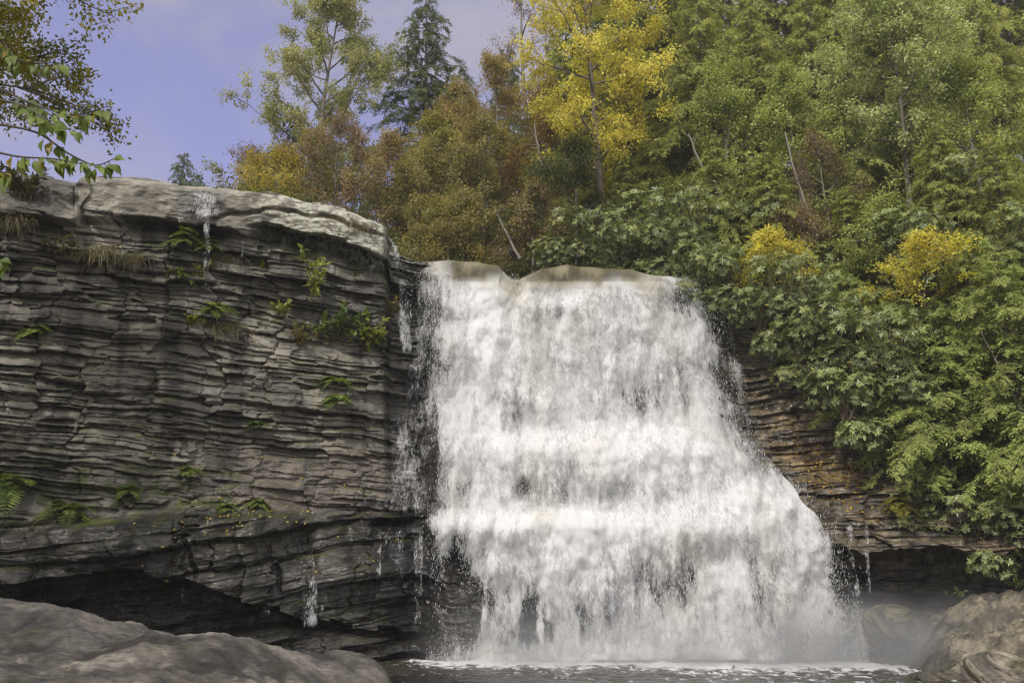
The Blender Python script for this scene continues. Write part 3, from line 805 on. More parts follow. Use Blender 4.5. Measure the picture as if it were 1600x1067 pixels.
# ------------------------------------------------------------------ boulders
def boulder(name, label, ridge, Yr, front, backd, cols, seed, drop=(.0, 2.6), nu=460, nv=300, wetv=.15, rough=.12, mat=None, group=None, power=1.7, dark=None):
    rx = [r[0] for r in ridge]; ry = [r[1] for r in ridge]
    px = np.linspace(rx[0], rx[-1], nu)
    yr = np.interp(px, rx, [r[2] for r in ridge]) if len(ridge[0]) > 2 else np.full(nu, Yr)
    pyr = np.interp(px, rx, ry)
    for _ in range(6): pyr = np.convolve(np.pad(pyr, 4, 'edge'), np.ones(9) / 9, 'valid')
    x, _, z = at(px, pyr, yr)
    s = np.linspace(-1, 1, nv)[:, None]
    fr = np.where(s < 0, -s * front, s * backd)
    Y = yr[None] + np.where(s < 0, s * front, s * backd)
    Zb = z[None] - (drop[0] + drop[1] * np.where(s < 0, np.abs(s) ** power, np.abs(s) ** 1.5))
    endf = np.minimum((px - rx[0]) / 30, (rx[-1] - px) / 30).clip(0, 1)[None]
    X = x[None] * (Y / yr[None])
    ns = fbm(X * .6, Y * .6, 5, seed, .5) * rough * 1.6 + np.abs(fbm(X * .25, Y * .35, 3, seed + 9)) * rough * 1.2 - rough * 4 * np.exp(-np.abs(fbm(X * .3, Y * .9, 3, seed + 20)) / .025) * .12
    ns = ns + .35 * rough * fbm(X * 2.6, Y * 2.6, 5, seed + 31, .6) + .2 * rough * np.abs(fbm(X * 1.2 + 2, Y * 2.4, 4, seed + 33))
    ns = ns - .25 * rough * np.exp(-np.abs(fbm(X * .5 + Y * .4, Y * .5, 4, seed + 35)) / .02)
    Z = Zb + ns - (1 - endf) ** 2 * 1.0
    n1 = fbm(X * 1.2, Y * 1.2, 4, seed + 3); n2 = fbm(X * 4, Y * 4, 3, seed + 4)
    C = mixc(cols[0], cols[1], sstep(-.4, .4, n1 + .4 * n2))
    C = mixc(C, np.array(cols[0]) * .5, .75 * sstep(.05, .4, fbm(X * .7, Y * .7, 4, seed + 5)))
    C = mixc(C, np.array(cols[1]) * 1.35, .6 * sstep(.2, .45, fbm(X * 2.2, Y * 2.2, 4, seed + 6)))
    C = mixc(C, (.07, .075, .025), .45 * sstep(.15, .5, fbm(X * 1.1 + 3, Y * 1.1, 4, seed + 7)))
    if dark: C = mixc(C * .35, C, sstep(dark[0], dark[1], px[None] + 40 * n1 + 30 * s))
    me = mesh_from(name, np.stack([X, Y, Z], -1).reshape(-1, 3), grid_quads(nv, nu), mat or M_BOULDER, {'Col': C.reshape(-1, 3), 'wet': np.full(X.size, wetv)}, True)
    o = link(name, me); tag(o, label, 'boulder', group)
    return X, Y, Z


GB = 'boulders around the pool'
boulder('boulder', 'broad brown boulder humped against the left edge in front of the dark hollow',
        [(-420, 930, 15), (-100, 938, 15), (0, 943, 15), (60, 946, 15), (110, 955, 15), (170, 977, 15.4), (230, 992, 15.8), (290, 1003, 16.2), (330, 1012, 16.5), (420, 1045, 17)], 15, 4.5, 3, ((.105, .092, .077), (.2, .178, .15)), 700, group=GB)
boulder('boulder', 'low smooth brown rock slab across the bottom left corner, nearest the camera',
        [(-420, 1012, 11), (0, 1016, 11.5), (180, 1020, 12), (260, 1012, 12.5), (320, 1006, 13), (400, 1006, 13.5), (460, 1012, 14), (540, 1028, 15), (600, 1045, 15.5), (630, 1070, 16)], 13, 5, 3, ((.115, .1, .082), (.225, .2, .165)), 720, drop=(0, 2.2), group=GB)
slab = boulder('boulder', 'sunlit sloping bank rock strewn with yellow leaves at the right edge',
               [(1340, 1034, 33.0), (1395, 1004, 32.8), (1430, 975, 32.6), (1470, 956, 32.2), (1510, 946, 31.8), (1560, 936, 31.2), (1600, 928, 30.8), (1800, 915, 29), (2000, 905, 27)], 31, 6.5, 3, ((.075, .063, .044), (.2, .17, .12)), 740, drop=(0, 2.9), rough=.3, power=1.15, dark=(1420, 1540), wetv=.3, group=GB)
def blob_boulder(name, label, centre, rad, cols, seed, wetv, group, rough=.2):
    u = np.linspace(0, 2 * math.pi, 150); v = np.linspace(.02, math.pi - .02, 90)
    U, Vv = np.meshgrid(u, v)
    D = np.stack([np.cos(U) * np.sin(Vv), np.sin(U) * np.sin(Vv), np.cos(Vv)], -1)
    q = np.sign(D) * np.abs(D) ** .8
    a1 = np.cos(U) * 1.3 + D[..., 2] * .9; a2 = np.sin(U) * 1.3 - D[..., 2] * .7
    n = 1 + rough * fbm(a1, a2, 5, seed, .55) - .12 * rough * 4 * np.exp(-np.abs(fbm(a1 * .8, a2 * 1.1 + 4, 3, seed + 2)) / .03)
    n = n * (1 - sstep(math.pi * .93, math.pi, np.abs(U - math.pi)) * 0)
    P = q * n[..., None] * np.array(rad) + np.array(centre)
    C = mixc(cols[0], cols[1], sstep(-.3, .4, fbm(a1 * 2, a2 * 2, 4, seed + 3)))
    C = mixc(C, (.09, .095, .03), .55 * sstep(.1, .45, fbm(a1 * 1.6 + 7, a2 * 1.6, 4, seed + 4)) * (D[..., 2] > 0))
    me = mesh_from(name, P.reshape(-1, 3), grid_quads(90, 150)[:, ::-1], M_BOULDER, {'Col': C.reshape(-1, 3), 'wet': np.clip(np.full(U.size, wetv) - .5 * sstep(.3, .9, D[..., 2]).ravel(), 0, 1)}, True)
    tag(link(name, me), label, 'boulder', group)


blob_boulder('boulder', 'small pale wet rock poking out of the pool in the bottom right corner', atv(1552, 1058, 26.0), (1.05, .8, .62), ((.06, .05, .038), (.26, .225, .17)), 760, .7, GB)
blob_boulder('boulder', 'low dark rock just awash to the left of the small pale wet rock', atv(1475, 1066, 26.2), (1.0, .6, .3), ((.04, .035, .026), (.1, .085, .06)), 765, .9, GB)
blob_boulder('boulder', 'dark wet rock at the foot of the right ledge beside the splash', atv(1388, 978, 31.9), (.78, .8, .62), ((.03, .026, .02), (.13, .11, .065)), 780, .6, GB, .3)

# ------------------------------------------------------------------ vegetation builders
def unit(a):
    return a / (np.linalg.norm(a, axis=-1, keepdims=True) + 1e-9)


def hemlock(seed, H=16.0, R=4.0, nb=170, dark=(.11, .13, .036), lite=(.43, .45, .12), low=.06, dens=1.0):
    """conifer with flat drooping sprays; returns trunk and crown meshes"""
    rg = np.random.default_rng(seed)
    tb, cb = MB(), MB()
    hh = np.linspace(0, 1, 14)
    wob = np.stack([.12 * np.sin(hh * 5 + seed), .12 * np.cos(hh * 4 + seed * 2), hh * H], -1)
    wob[0, 2] = -1.2
    tb.tube(wob, (.17 * (1 - hh) + .02) * H / 16, 8, (.11, .085, .065))
    LP, LD, LN, LL, LC = [], [], [], [], []
    az = rg.uniform(0, 6.28)
    for b in range(nb):
        h = low + (1 - low) * ((b + rg.uniform(0, 1)) / nb) ** .9
        if h > .985: continue
        az += 2.4 + rg.normal(0, .35)
        l = R * min(1.0, 2.6 * (h + .12)) * (1 - h) ** .75 * rg.uniform(.45, 1.3) + .35
        dirv = np.array([math.cos(az), math.sin(az), 0])
        n = 9
        t = np.linspace(0, 1, n)
        up = .28 + .25 * h
        sway = rg.normal(0, .12)
        side0 = np.array([-dirv[1], dirv[0], 0])
        P = np.array([0, 0, h * H])[None] + dirv[None] * (l * t)[:, None] + side0[None] * (sway * l * t ** 2)[:, None] + np.array([0, 0, 1.0])[None] * (l * (up * t - (.68 + .13 * rg.normal()) * t ** 2))[:, None]
        tb.tube(P, np.linspace(.028, .004, n) * (l / 3 + .3), 4, (.085, .065, .05))
        # side sprays
        m = max(5, int(l * 12.5 * dens))
        tt = rg.uniform(.12, 1, m) ** .8
        sgn = np.where(np.arange(m) % 2 == 0, 1.0, -1.0)
        i0 = np.clip((tt * (n - 1)).astype(int), 0, n - 2); fr = (tt * (n - 1) - i0)[:, None]
        B = P[i0] * (1 - fr) + P[i0 + 1] * fr
        ax = unit(P[i0 + 1] - P[i0])
        sd = unit(np.cross(ax, np.array([0, 0, 1.0])))
        ang = np.radians(rg.uniform(38, 68, m))
        BD = unit(ax * np.cos(ang)[:, None] + sd * (np.sin(ang) * sgn)[:, None] + rg.normal(0, .3, (m, 3)) + np.array([0, 0, -.12]))
        bl = (.22 + .34 * l * (1.05 - tt)) * rg.uniform(.6, 1.15, m); bl = np.minimum(bl * .85, .85)
        # leaflets along each spray
        k = 14
        u = np.tile(np.linspace(.05, 1, k), (m, 1)) + rg.uniform(-.04, .04, (m, k))
        Q = B[:, None] + BD[:, None] * (bl[:, None] * u)[..., None]
        Q[..., 2] -= .3 * bl[:, None] * u ** 2
        bs = unit(np.cross(BD, np.array([0, 0, 1.0])))
        for sg in (1, -1):
            a2 = np.radians(rg.uniform(25, 60, (m, k)))
            D = BD[:, None] * np.cos(a2)[..., None] + bs[:, None] * (np.sin(a2) * sg)[..., None] + rg.normal(0, .17, (m, k, 3)) + np.array([0, 0, -.26])
            N = np.array([0, 0, 1.0]) + .65 * dirv + rg.normal(0, .3, (m, k, 3))
            LP.append(Q.reshape(-1, 3)); LD.append(D.reshape(-1, 3)); LN.append(N.reshape(-1, 3))
            LL.append(np.repeat((.075 + .11 * np.clip(bl, 0, 1.2)), k) * rg.uniform(.7, 1.3, m * k))
            tip = np.clip(.15 + .6 * tt[:, None] + .3 * u + rg.normal(0, .16, (m, 1)) + rg.normal(0, .08, (m, k)), 0, 1.2).reshape(-1)
            LC.append(mixc(dark, lite, tip))
    LP, LD, LN, LC = map(np.concatenate, (LP, LD, LN, LC)); LL = np.concatenate(LL)
    kp = rg.uniform(0, 1, len(LP)) < .55 + .45 * (perlin(LP[:, 0] * 1.7 + LP[:, 2], LP[:, 1] * 1.7 + LP[:, 2] * 1.3, seed) > -.2)
    LP, LD, LN, LC, LL = LP[kp] + rg.normal(0, .03, (kp.sum(), 3)), LD[kp], LN[kp], LC[kp], LL[kp]
    cb.leaves(LP, LD, LN, LL, LL * .33, LC, .45)
    return tb.build('trunk', M_BARK, True), cb.build('crown', M_HEM)


def broadleaf(seed, H, R, pal, nlimb=15, first=.25, leaf=.13, per=10, nsub=6, ntwig=6, barkc=(.14, .12, .1), tr=1.0, droop=.3, shape=.55, lean=(0, 0), tip=.35, clump=.16):
    rg = np.random.default_rng(seed)
    pal = np.array(pal)
    tb, cb = MB(), MB()
    hh = np.linspace(0, 1, 12)
    ph = rg.uniform(0, 6)
    T = np.stack([.025 * H * np.sin(hh * 4 + ph) * hh + lean[0] * H * hh ** 1.4, .025 * H * np.cos(hh * 3.3 + ph) * hh + lean[1] * H * hh ** 1.4, hh * H * .95], -1)
    T[0, 2] = -1.0
    r0 = (.011 * H + .03) * tr
    tb.tube(T, r0 * (1 - hh * .93), 8, barkc)
    LP, LD, LN, LC = [], [], [], []
    per = per * 2.3; nsub += 1; ntwig += 1
    az = rg.uniform(0, 6.28)

    def curve(p, d, l, n, sag):
        t = np.linspace(0, 1, n)[:, None]
        q = p + d * l * t + np.array([0, 0, 1.0]) * (sag * l * t ** 2) + rg.normal(0, .035 * l, (n, 3)) * t
        q[0] = p
        return q
    for i in range(nlimb):
        h = first + (.97 - first) * (i + rg.uniform(0, 1)) / nlimb
        az += 2.4 + rg.normal(0, .4)
        e = np.clip((h - first) / (1 - first), 0, 1)
        env = (math.sin(math.pi * (.12 + .88 * e) ** shape)) ** .7 if e < 1 else .2
        l = R * max(.25, env) * rg.uniform(.65, 1.12)
        el = math.radians(12 + 48 * e + rg.normal(0, 9))
        d = np.array([math.cos(az) * math.cos(el), math.sin(az) * math.cos(el), math.sin(el)])
        j = np.interp(h * 11 / .95, np.arange(12), np.arange(12)); j0 = int(min(j, 10)); f = j - j0
        p = T[j0] * (1 - f) + T[j0 + 1] * f
        LB = curve(p, d, l, 7, .06)
        tb.tube(LB, np.linspace(r0 * .42 * (1 - h * .6), .012, 7), 5, barkc)
        for sblt in range(nsub):
            t = rg.uniform(.3, 1) if sblt else 1.0
            k = t * 6; k0 = int(min(k, 5)); p2 = LB[k0] + (LB[k0 + 1] - LB[k0]) * (k - k0)
            ld = unit(LB[k0 + 1] - LB[k0])
            d2 = unit(ld * .8 + rg.normal(0, .55, 3) + np.array([0, 0, .05]))
            l2 = l * rg.uniform(.2, .42) + .25
            SB = curve(p2, d2, l2, 5, -.05)
            tb.tube(SB, np.linspace(.022, .006, 5), 4, barkc)
            cc = rg.normal(0, 1)
            for tw in range(ntwig):
                t2 = rg.uniform(.15, 1) if tw else 1.0
                k = t2 * 4; k0 = int(min(k, 3)); p3 = SB[k0] + (SB[k0 + 1] - SB[k0]) * (k - k0)
                d3 = unit(d2 * .6 + rg.normal(0, .6, 3))
                l3 = rg.uniform(.25, .6)
                TW = curve(p3, d3, l3, 3, -.1)
                tb.tube(TW, np.linspace(.007, .003, 3), 3, barkc)
                n = rg.poisson(per)
                u = rg.uniform(.1, 1.1, n)
                P = TW[0] + (TW[2] - TW[0]) * u[:, None] + rg.normal(0, clump, (n, 3))
                LP.append(P)
                LD.append(d3 * .4 + rg.normal(0, .7, (n, 3)) + np.array([0, 0, -droop]))
                LN.append(np.array([0, 0, 1.0]) + .6 * np.array([math.cos(az), math.sin(az), 0]) + rg.normal(0, .6, (n, 3)))
                q = np.clip(.5 + .22 * cc + rg.normal(0, .22, n), 0, .999) * (len(pal) - 1)
                q0 = q.astype(int); q1 = np.minimum(q0 + 1, len(pal) - 1)
                LC.append(mixc(pal[0], pal[0], np.zeros(n)) * 0 + pal[q0] * (1 - (q - q0))[:, None] + pal[q1] * (q - q0)[:, None])
    LP, LD, LN, LC = map(np.concatenate, (LP, LD, LN, LC)); n = len(LP)
    L_ = leaf * rg.uniform(.65, 1.25, n)
    cb.leaves(LP, LD, LN, L_, L_ * .62, LC * rg.uniform(.75, 1.25, (n, 1)), .42)
    return tb.build('trunk', M_BARK, True), cb.build('crown', M_LEAF)


def rhodo(seed, R=1.6, Hh=2.0, nro=300, cols=((.075, .1, .038), (.31, .35, .12)), leafl=.19, yellow=.03):
    rg = np.random.default_rng(seed)
    tb, cb = MB(), MB()
    lob = [(rg.normal(0, .45, 3) * np.array([R, R, Hh * .35]) + np.array([0, 0, Hh * .55]), rg.uniform(.5, .8)) for _ in range(5)] + [(np.array([rg.normal(0, .5) * R, -.25 * R, rg.uniform(-.5, .1) * Hh]), rg.uniform(.4, .6)) for _ in range(4)]
    Ps, Ns = [], []
    for c, s in lob:
        m = nro // 9
        v = unit(rg.normal(0, 1, (m, 3)) + np.array([0, -.25, .35]))
        rr = s * rg.uniform(.72, 1.08, (m, 1))
        Ps.append(c + v * rr * np.array([R, R, Hh * .55])); Ns.append(unit(v + np.array([0, 0, .5]) + rg.normal(0, .25, (m, 3))))
        for q in range(5):
            e = c + v[q] * s * .8 * np.array([R, R, Hh * .5])
            t = np.linspace(0, 1, 6)[:, None]
            st = np.array([rg.normal(0, .12), rg.normal(0, .12), -.4])
            tb.tube(st + (e - st) * t + np.array([0, 0, .3]) * np.sin(t * 3.1) + rg.normal(0, .03, (6, 3)), np.linspace(.035, .008, 6), 4, (.12, .09, .065))
    P = np.concatenate(Ps); N = np.concatenate(Ns); m = len(P)
    k = 8
    a = np.linspace(0, 2 * math.pi, k, endpoint=False)[None] + rg.uniform(0, 6, (m, 1))
    A = unit(np.cross(N, np.array([.3, .9, .1]))); B = np.cross(N, A)
    D = A[:, None] * np.cos(a)[..., None] + B[:, None] * np.sin(a)[..., None]
    NN = N[:, None] + D * .35
    D = D + N[:, None] * .25 + np.array([0, 0, -.22]) + rg.normal(0, .15, (m, k, 3))
    C = mixc(cols[0], cols[1], np.clip(.35 + .3 * N[:, 2:3] + rg.normal(0, .2, (m, 1)) + rg.normal(0, .1, (m, k)), 0, 1.1))
    yl = rg.uniform(0, 1, (m, k)) < yellow
    C[yl] = np.array((.33, .28, .05))
    L_ = leafl * rg.uniform(.7, 1.25, m * k)
    cb.leaves(np.repeat(P, k, 0), D.reshape(-1, 3), NN.reshape(-1, 3), L_, L_ * .3, C.reshape(-1, 3), .5)
    return tb.build('stem', M_BARK, True), cb.build('foliage', M_RHODO)


def fern(seed, n=11, l=.6, cols=((.06, .10, .015), (.17, .22, .04))):
    rg = np.random.default_rng(seed); cb = MB()
    for i in range(n):
        az = rg.uniform(-2.9, -.2); el = rg.uniform(.1, 1.1)
        d = np.array([math.cos(az) * math.cos(el), math.sin(az) * math.cos(el), math.sin(el)])
        L0 = l * rg.uniform(.6, 1.1); m = 16
        t = np.linspace(.08, 1, m)
        P = d * (L0 * t)[:, None] + np.array([0, 0, -1.0]) * (L0 * .75 * t ** 2)[:, None]
        ax = unit(np.gradient(P, axis=0)); sd = unit(np.cross(ax, np.array([0, .2, 1.0])))
        cb.tube(np.concatenate([[[0, 0, 0]], P]), .004, 3, cols[0])
        w = L0 * .26 * np.sin(np.pi * np.clip(t * .9 + .12, 0, 1)) + .01
        for s in (1, -1):
            cb.leaves(P, sd * s + ax * .45 + np.array([0, 0, -.12]) + rg.normal(0, .08, (m, 3)), np.cross(ax, sd) + rg.normal(0, .15, (m, 3)), w, w * .3, mixc(cols[0], cols[1], np.clip(rg.uniform(.1, 1) + rg.normal(0, .1, m), 0, 1)), .35)
    return None, cb.build('fronds', M_LEAF)


def tuft(seed, n=90, l=.55, cols=((.16, .14, .06), (.34, .29, .15))):
    rg = np.random.default_rng(seed); cb = MB()
    for i in range(n):
        az = rg.uniform(-3.3, .15); L0 = l * rg.uniform(.4, 1.15); o = rg.normal(0, .16, 3) * np.array([1.6, .4, .3])
        d = np.array([math.cos(az) * .5, math.sin(az) * .5, rg.uniform(.1, .7)])
        t = np.linspace(0, 1, 5)[:, None]
        P = o + d * L0 * t + np.array([0, 0, -1.0]) * (L0 * .95 * t ** 2)
        cb.tube(P, np.linspace(.008, .002, 5), 3, mixc(cols[0], cols[1], np.array([rg.uniform()]))[0])
    return None, cb.build('blades', M_LEAF)


def herb(seed, n=6, l=.55, leaf=.12, cols=((.15, .19, .03), (.38, .41, .08)), spread=.5, per=14):
    rg = np.random.default_rng(seed); tb, cb = MB(), MB()
    for i in range(n):
        d = unit(np.array([rg.normal(0, spread), -.35 + rg.normal(0, .25), .8]))
        L0 = l * rg.uniform(.5, 1.15); t = np.linspace(0, 1, 6)[:, None]
        o = np.array([rg.normal(0, .14) * spread, 0, 0])
        P = o + d * L0 * t + rg.normal(0, .02, (6, 3)) - np.array([0, 0, .2]) * L0 * t ** 2
        tb.tube(P, np.linspace(.008, .003, 6), 4, (.12, .10, .04))
        u = rg.uniform(.25, 1.02, per)
        k = np.clip((u * 5).astype(int), 0, 4); Q = P[k] + (P[k + 1] - P[k]) * (u * 5 - k)[:, None]
        Lf = leaf * rg.uniform(.6, 1.2, per)
        cb.leaves(Q, rg.normal(0, .8, (per, 3)) + d * .3 + np.array([0, -.2, -.1]), np.array([0, -.4, 1.0]) + rg.normal(0, .4, (per, 3)), Lf, Lf * .5, mixc(cols[0], cols[1], rg.uniform(0, 1, per)))
    return tb.build('stem', M_BARK, True), cb.build('foliage', M_LEAF)


def put(name, meshes, loc, label, cat, group, rz=0.0, sc=1.0):
    tm, cm = meshes
    if tm is None:
        o = link(name, cm); o.location = loc; o.rotation_euler = (0, 0, rz); o.scale = (sc, sc, sc) if not isinstance(sc, tuple) else sc
        return tag(o, label, cat, group)
    e = empty(name, loc, label, cat, group, rz, sc)
    link('trunk' if tm.name.startswith('trunk') else 'stem', tm, e)
    link('crown' if cm.name.startswith('crown') else 'foliage', cm, e)
    return e


def ground(px, Y):
    """point of the hillside seen in column px at depth Y"""
    z = 18.0
    for _ in range(12):
        fwd = Y * math.cos(PITCH) + (z - CZ) * math.sin(PITCH)
        x = (px - CX) / F * fwd
        z = float(hill(x, Y))
    return np.array([x, Y, z])


def on_rock(px, py, inn=.08):
    return atv(px, py, float(rock_y(px, py)) + inn)


def height_to(p, px, top):
    return float(at(px, top, p[1])[2] - p[2])


# ------------------------------------------------------------------ hemlocks
HEMS = [hemlock(1000 + i, 16, 5.6 + .3 * (i % 3), 165, low=[.05, .1, .16, .06, .2][i]) for i in range(5)]
HL = [  # px, depth, top row, variant, width, label
    (1085, 55, -150, 0, .8, 'hemlock rising behind the right side of the bright yellow tree, its tip out of frame'),
    (1168, 57, -190, 1, .8, 'tall hemlock on the skyline just right of the bright yellow tree'),
    (1262, 58, -220, 2, .8, 'far hemlock at the top of the slope left of the pale green maple'),
    (1352, 56, -240, 3, .8, 'far hemlock standing straight behind the pale green maple'),
    (1447, 58, -250, 4, .8, 'far hemlock on the slope just behind and right of the pale green maple'),
    (1535, 56, -240, 0, .8, 'far hemlock above the dark hollow with pale trunks on the right slope'),
    (1622, 54, -240, 1, .8, 'hemlock filling the very top right corner of the wood'),
    (1044, 47, 150, 2, .7, 'small shaded hemlock under the right edge of the bright yellow tree'),
    (1118, 46, -40, 3, .75, 'dense dark hemlock closest to the right of the bright yellow tree, full height in view'),
    (1205, 46, 10, 4, .8, 'mid slope hemlock above the leaning pale trunk'),
    (1300, 46, -20, 0, .8, 'mid slope hemlock whose boughs overlap the left side of the pale green maple'),
    (1400, 47, 150, 1, .7, 'shaded hemlock directly underneath the pale green maple'),
    (1490, 46, -10, 2, .75, 'mid slope hemlock between the pale green maple and the right edge'),
    (1580, 45, -20, 3, .8, 'mid slope hemlock cut by the right edge near the top'),
    (895, 53, 40, 2, 1.0, 'green hemlock filling the gap behind the left half of the bright yellow tree'),
    (965, 54, -60, 3, 1.0, 'green hemlock standing directly behind the top of the bright yellow tree'),
    (1035, 52, -100, 4, 1.0, 'green hemlock showing between the bright yellow tree and the dense dark one'),
    (985, 44, 232, 4, .8, 'small bright green hemlock just below the yellow tree and above the fall lip'),
    (1130, 39.5, 205, 0, .75, 'bushy hemlock over the thicket at the right end of the fall lip'),
    (1215, 39, 235, 1, .75, 'hemlock just left of the leaning pale trunk, above the left yellow bush'),
    (1345, 38, 290, 2, .7, 'hemlock standing between the two yellow bushes on the right bank'),
    (1500, 37, 190, 4, .75, 'tall hemlock behind the right yellow bush, near the dark hollow'),
    (1590, 35.5, 215, 3, .8, 'light green hemlock leaning over the bank from the right edge, above middle height'),
]
for i, (px, Y, top, v, wd, lab) in enumerate(HL):
    p = ground(px, Y); h = max(5.0, height_to(p, px, top)); s = h / 16
    put('hemlock_tree', HEMS[v], p, lab, 'hemlock', 'hemlocks on the right slope', i * 1.7, (max(s, .62) * wd, max(s, .62) * wd, s))
HR = [  # rooted on the rock below the wood: px, py, depth shift, height, width, label
    (1322, 600, .6, 5.2, .5, 'hemlock hanging over the dark rock, lowest left among the bank hemlocks'),
    (1405, 705, .4, 6.8, .5, 'bright hemlock rooted on the ledge, its boughs ending above the yellow fern'),
    (1490, 765, .3, 7.2, .55, 'sunlit hemlock low on the bank just above the hanging thicket'),
    (1560, 700, .4, 8.6, .55, 'light green hemlock in front of the pinkish rock on the right bank'),
    (1620, 800, .3, 9.5, .6, 'lowest light green hemlock cut by the right edge of the view'),
]
for i, (px, py, inn, h, wd, lab) in enumerate(HR):
    p = on_rock(px, py, inn)
    s = h / 16
    put('hemlock_tree', hemlock(1100 + i, h, 3.3, 110, (.12, .15, .04), (.39, .44, .13), .03, 1.4), p, lab, 'hemlock', 'hemlocks on the right slope', i * 2.1, 1.0)

# conifers on the skyline
SPRUCE = hemlock(1201, 16, 4.4, 165, (.06, .085, .035), (.17, .21, .085), .12)
for px, Y, top, wd, lab in ((652, 52, -5, .95, 'dark pointed spruce standing alone against the sky right of the tall pale tree'),
                            (255, 62, 236, .8, 'tiny distant spruce peeking over the cap stone under open sky'),
                            (712, 60, 98, .8, 'hazy conifer top between the spruce and the rust coloured trees'),
                            (278, 66, 268, .8, 'smallest conifer tip just right of the tiny distant spruce'),
                            (440, 50, 165, .8, 'dark green conifer behind the lower crown of the tall pale tree'),
                            (372, 50, 272, .6, 'low dark conifer bough at the left foot of the tall pale tree'),
                            (790, 58, 70, .7, 'grey green conifer top rising behind the rust trees left of the yellow tree')):
    p = ground(px, Y); s = height_to(p, px, top) / 16
    put('spruce_tree', SPRUCE, p, lab, 'conifer', 'conifers on the skyline', px * .1, (s * wd, s * wd, s))

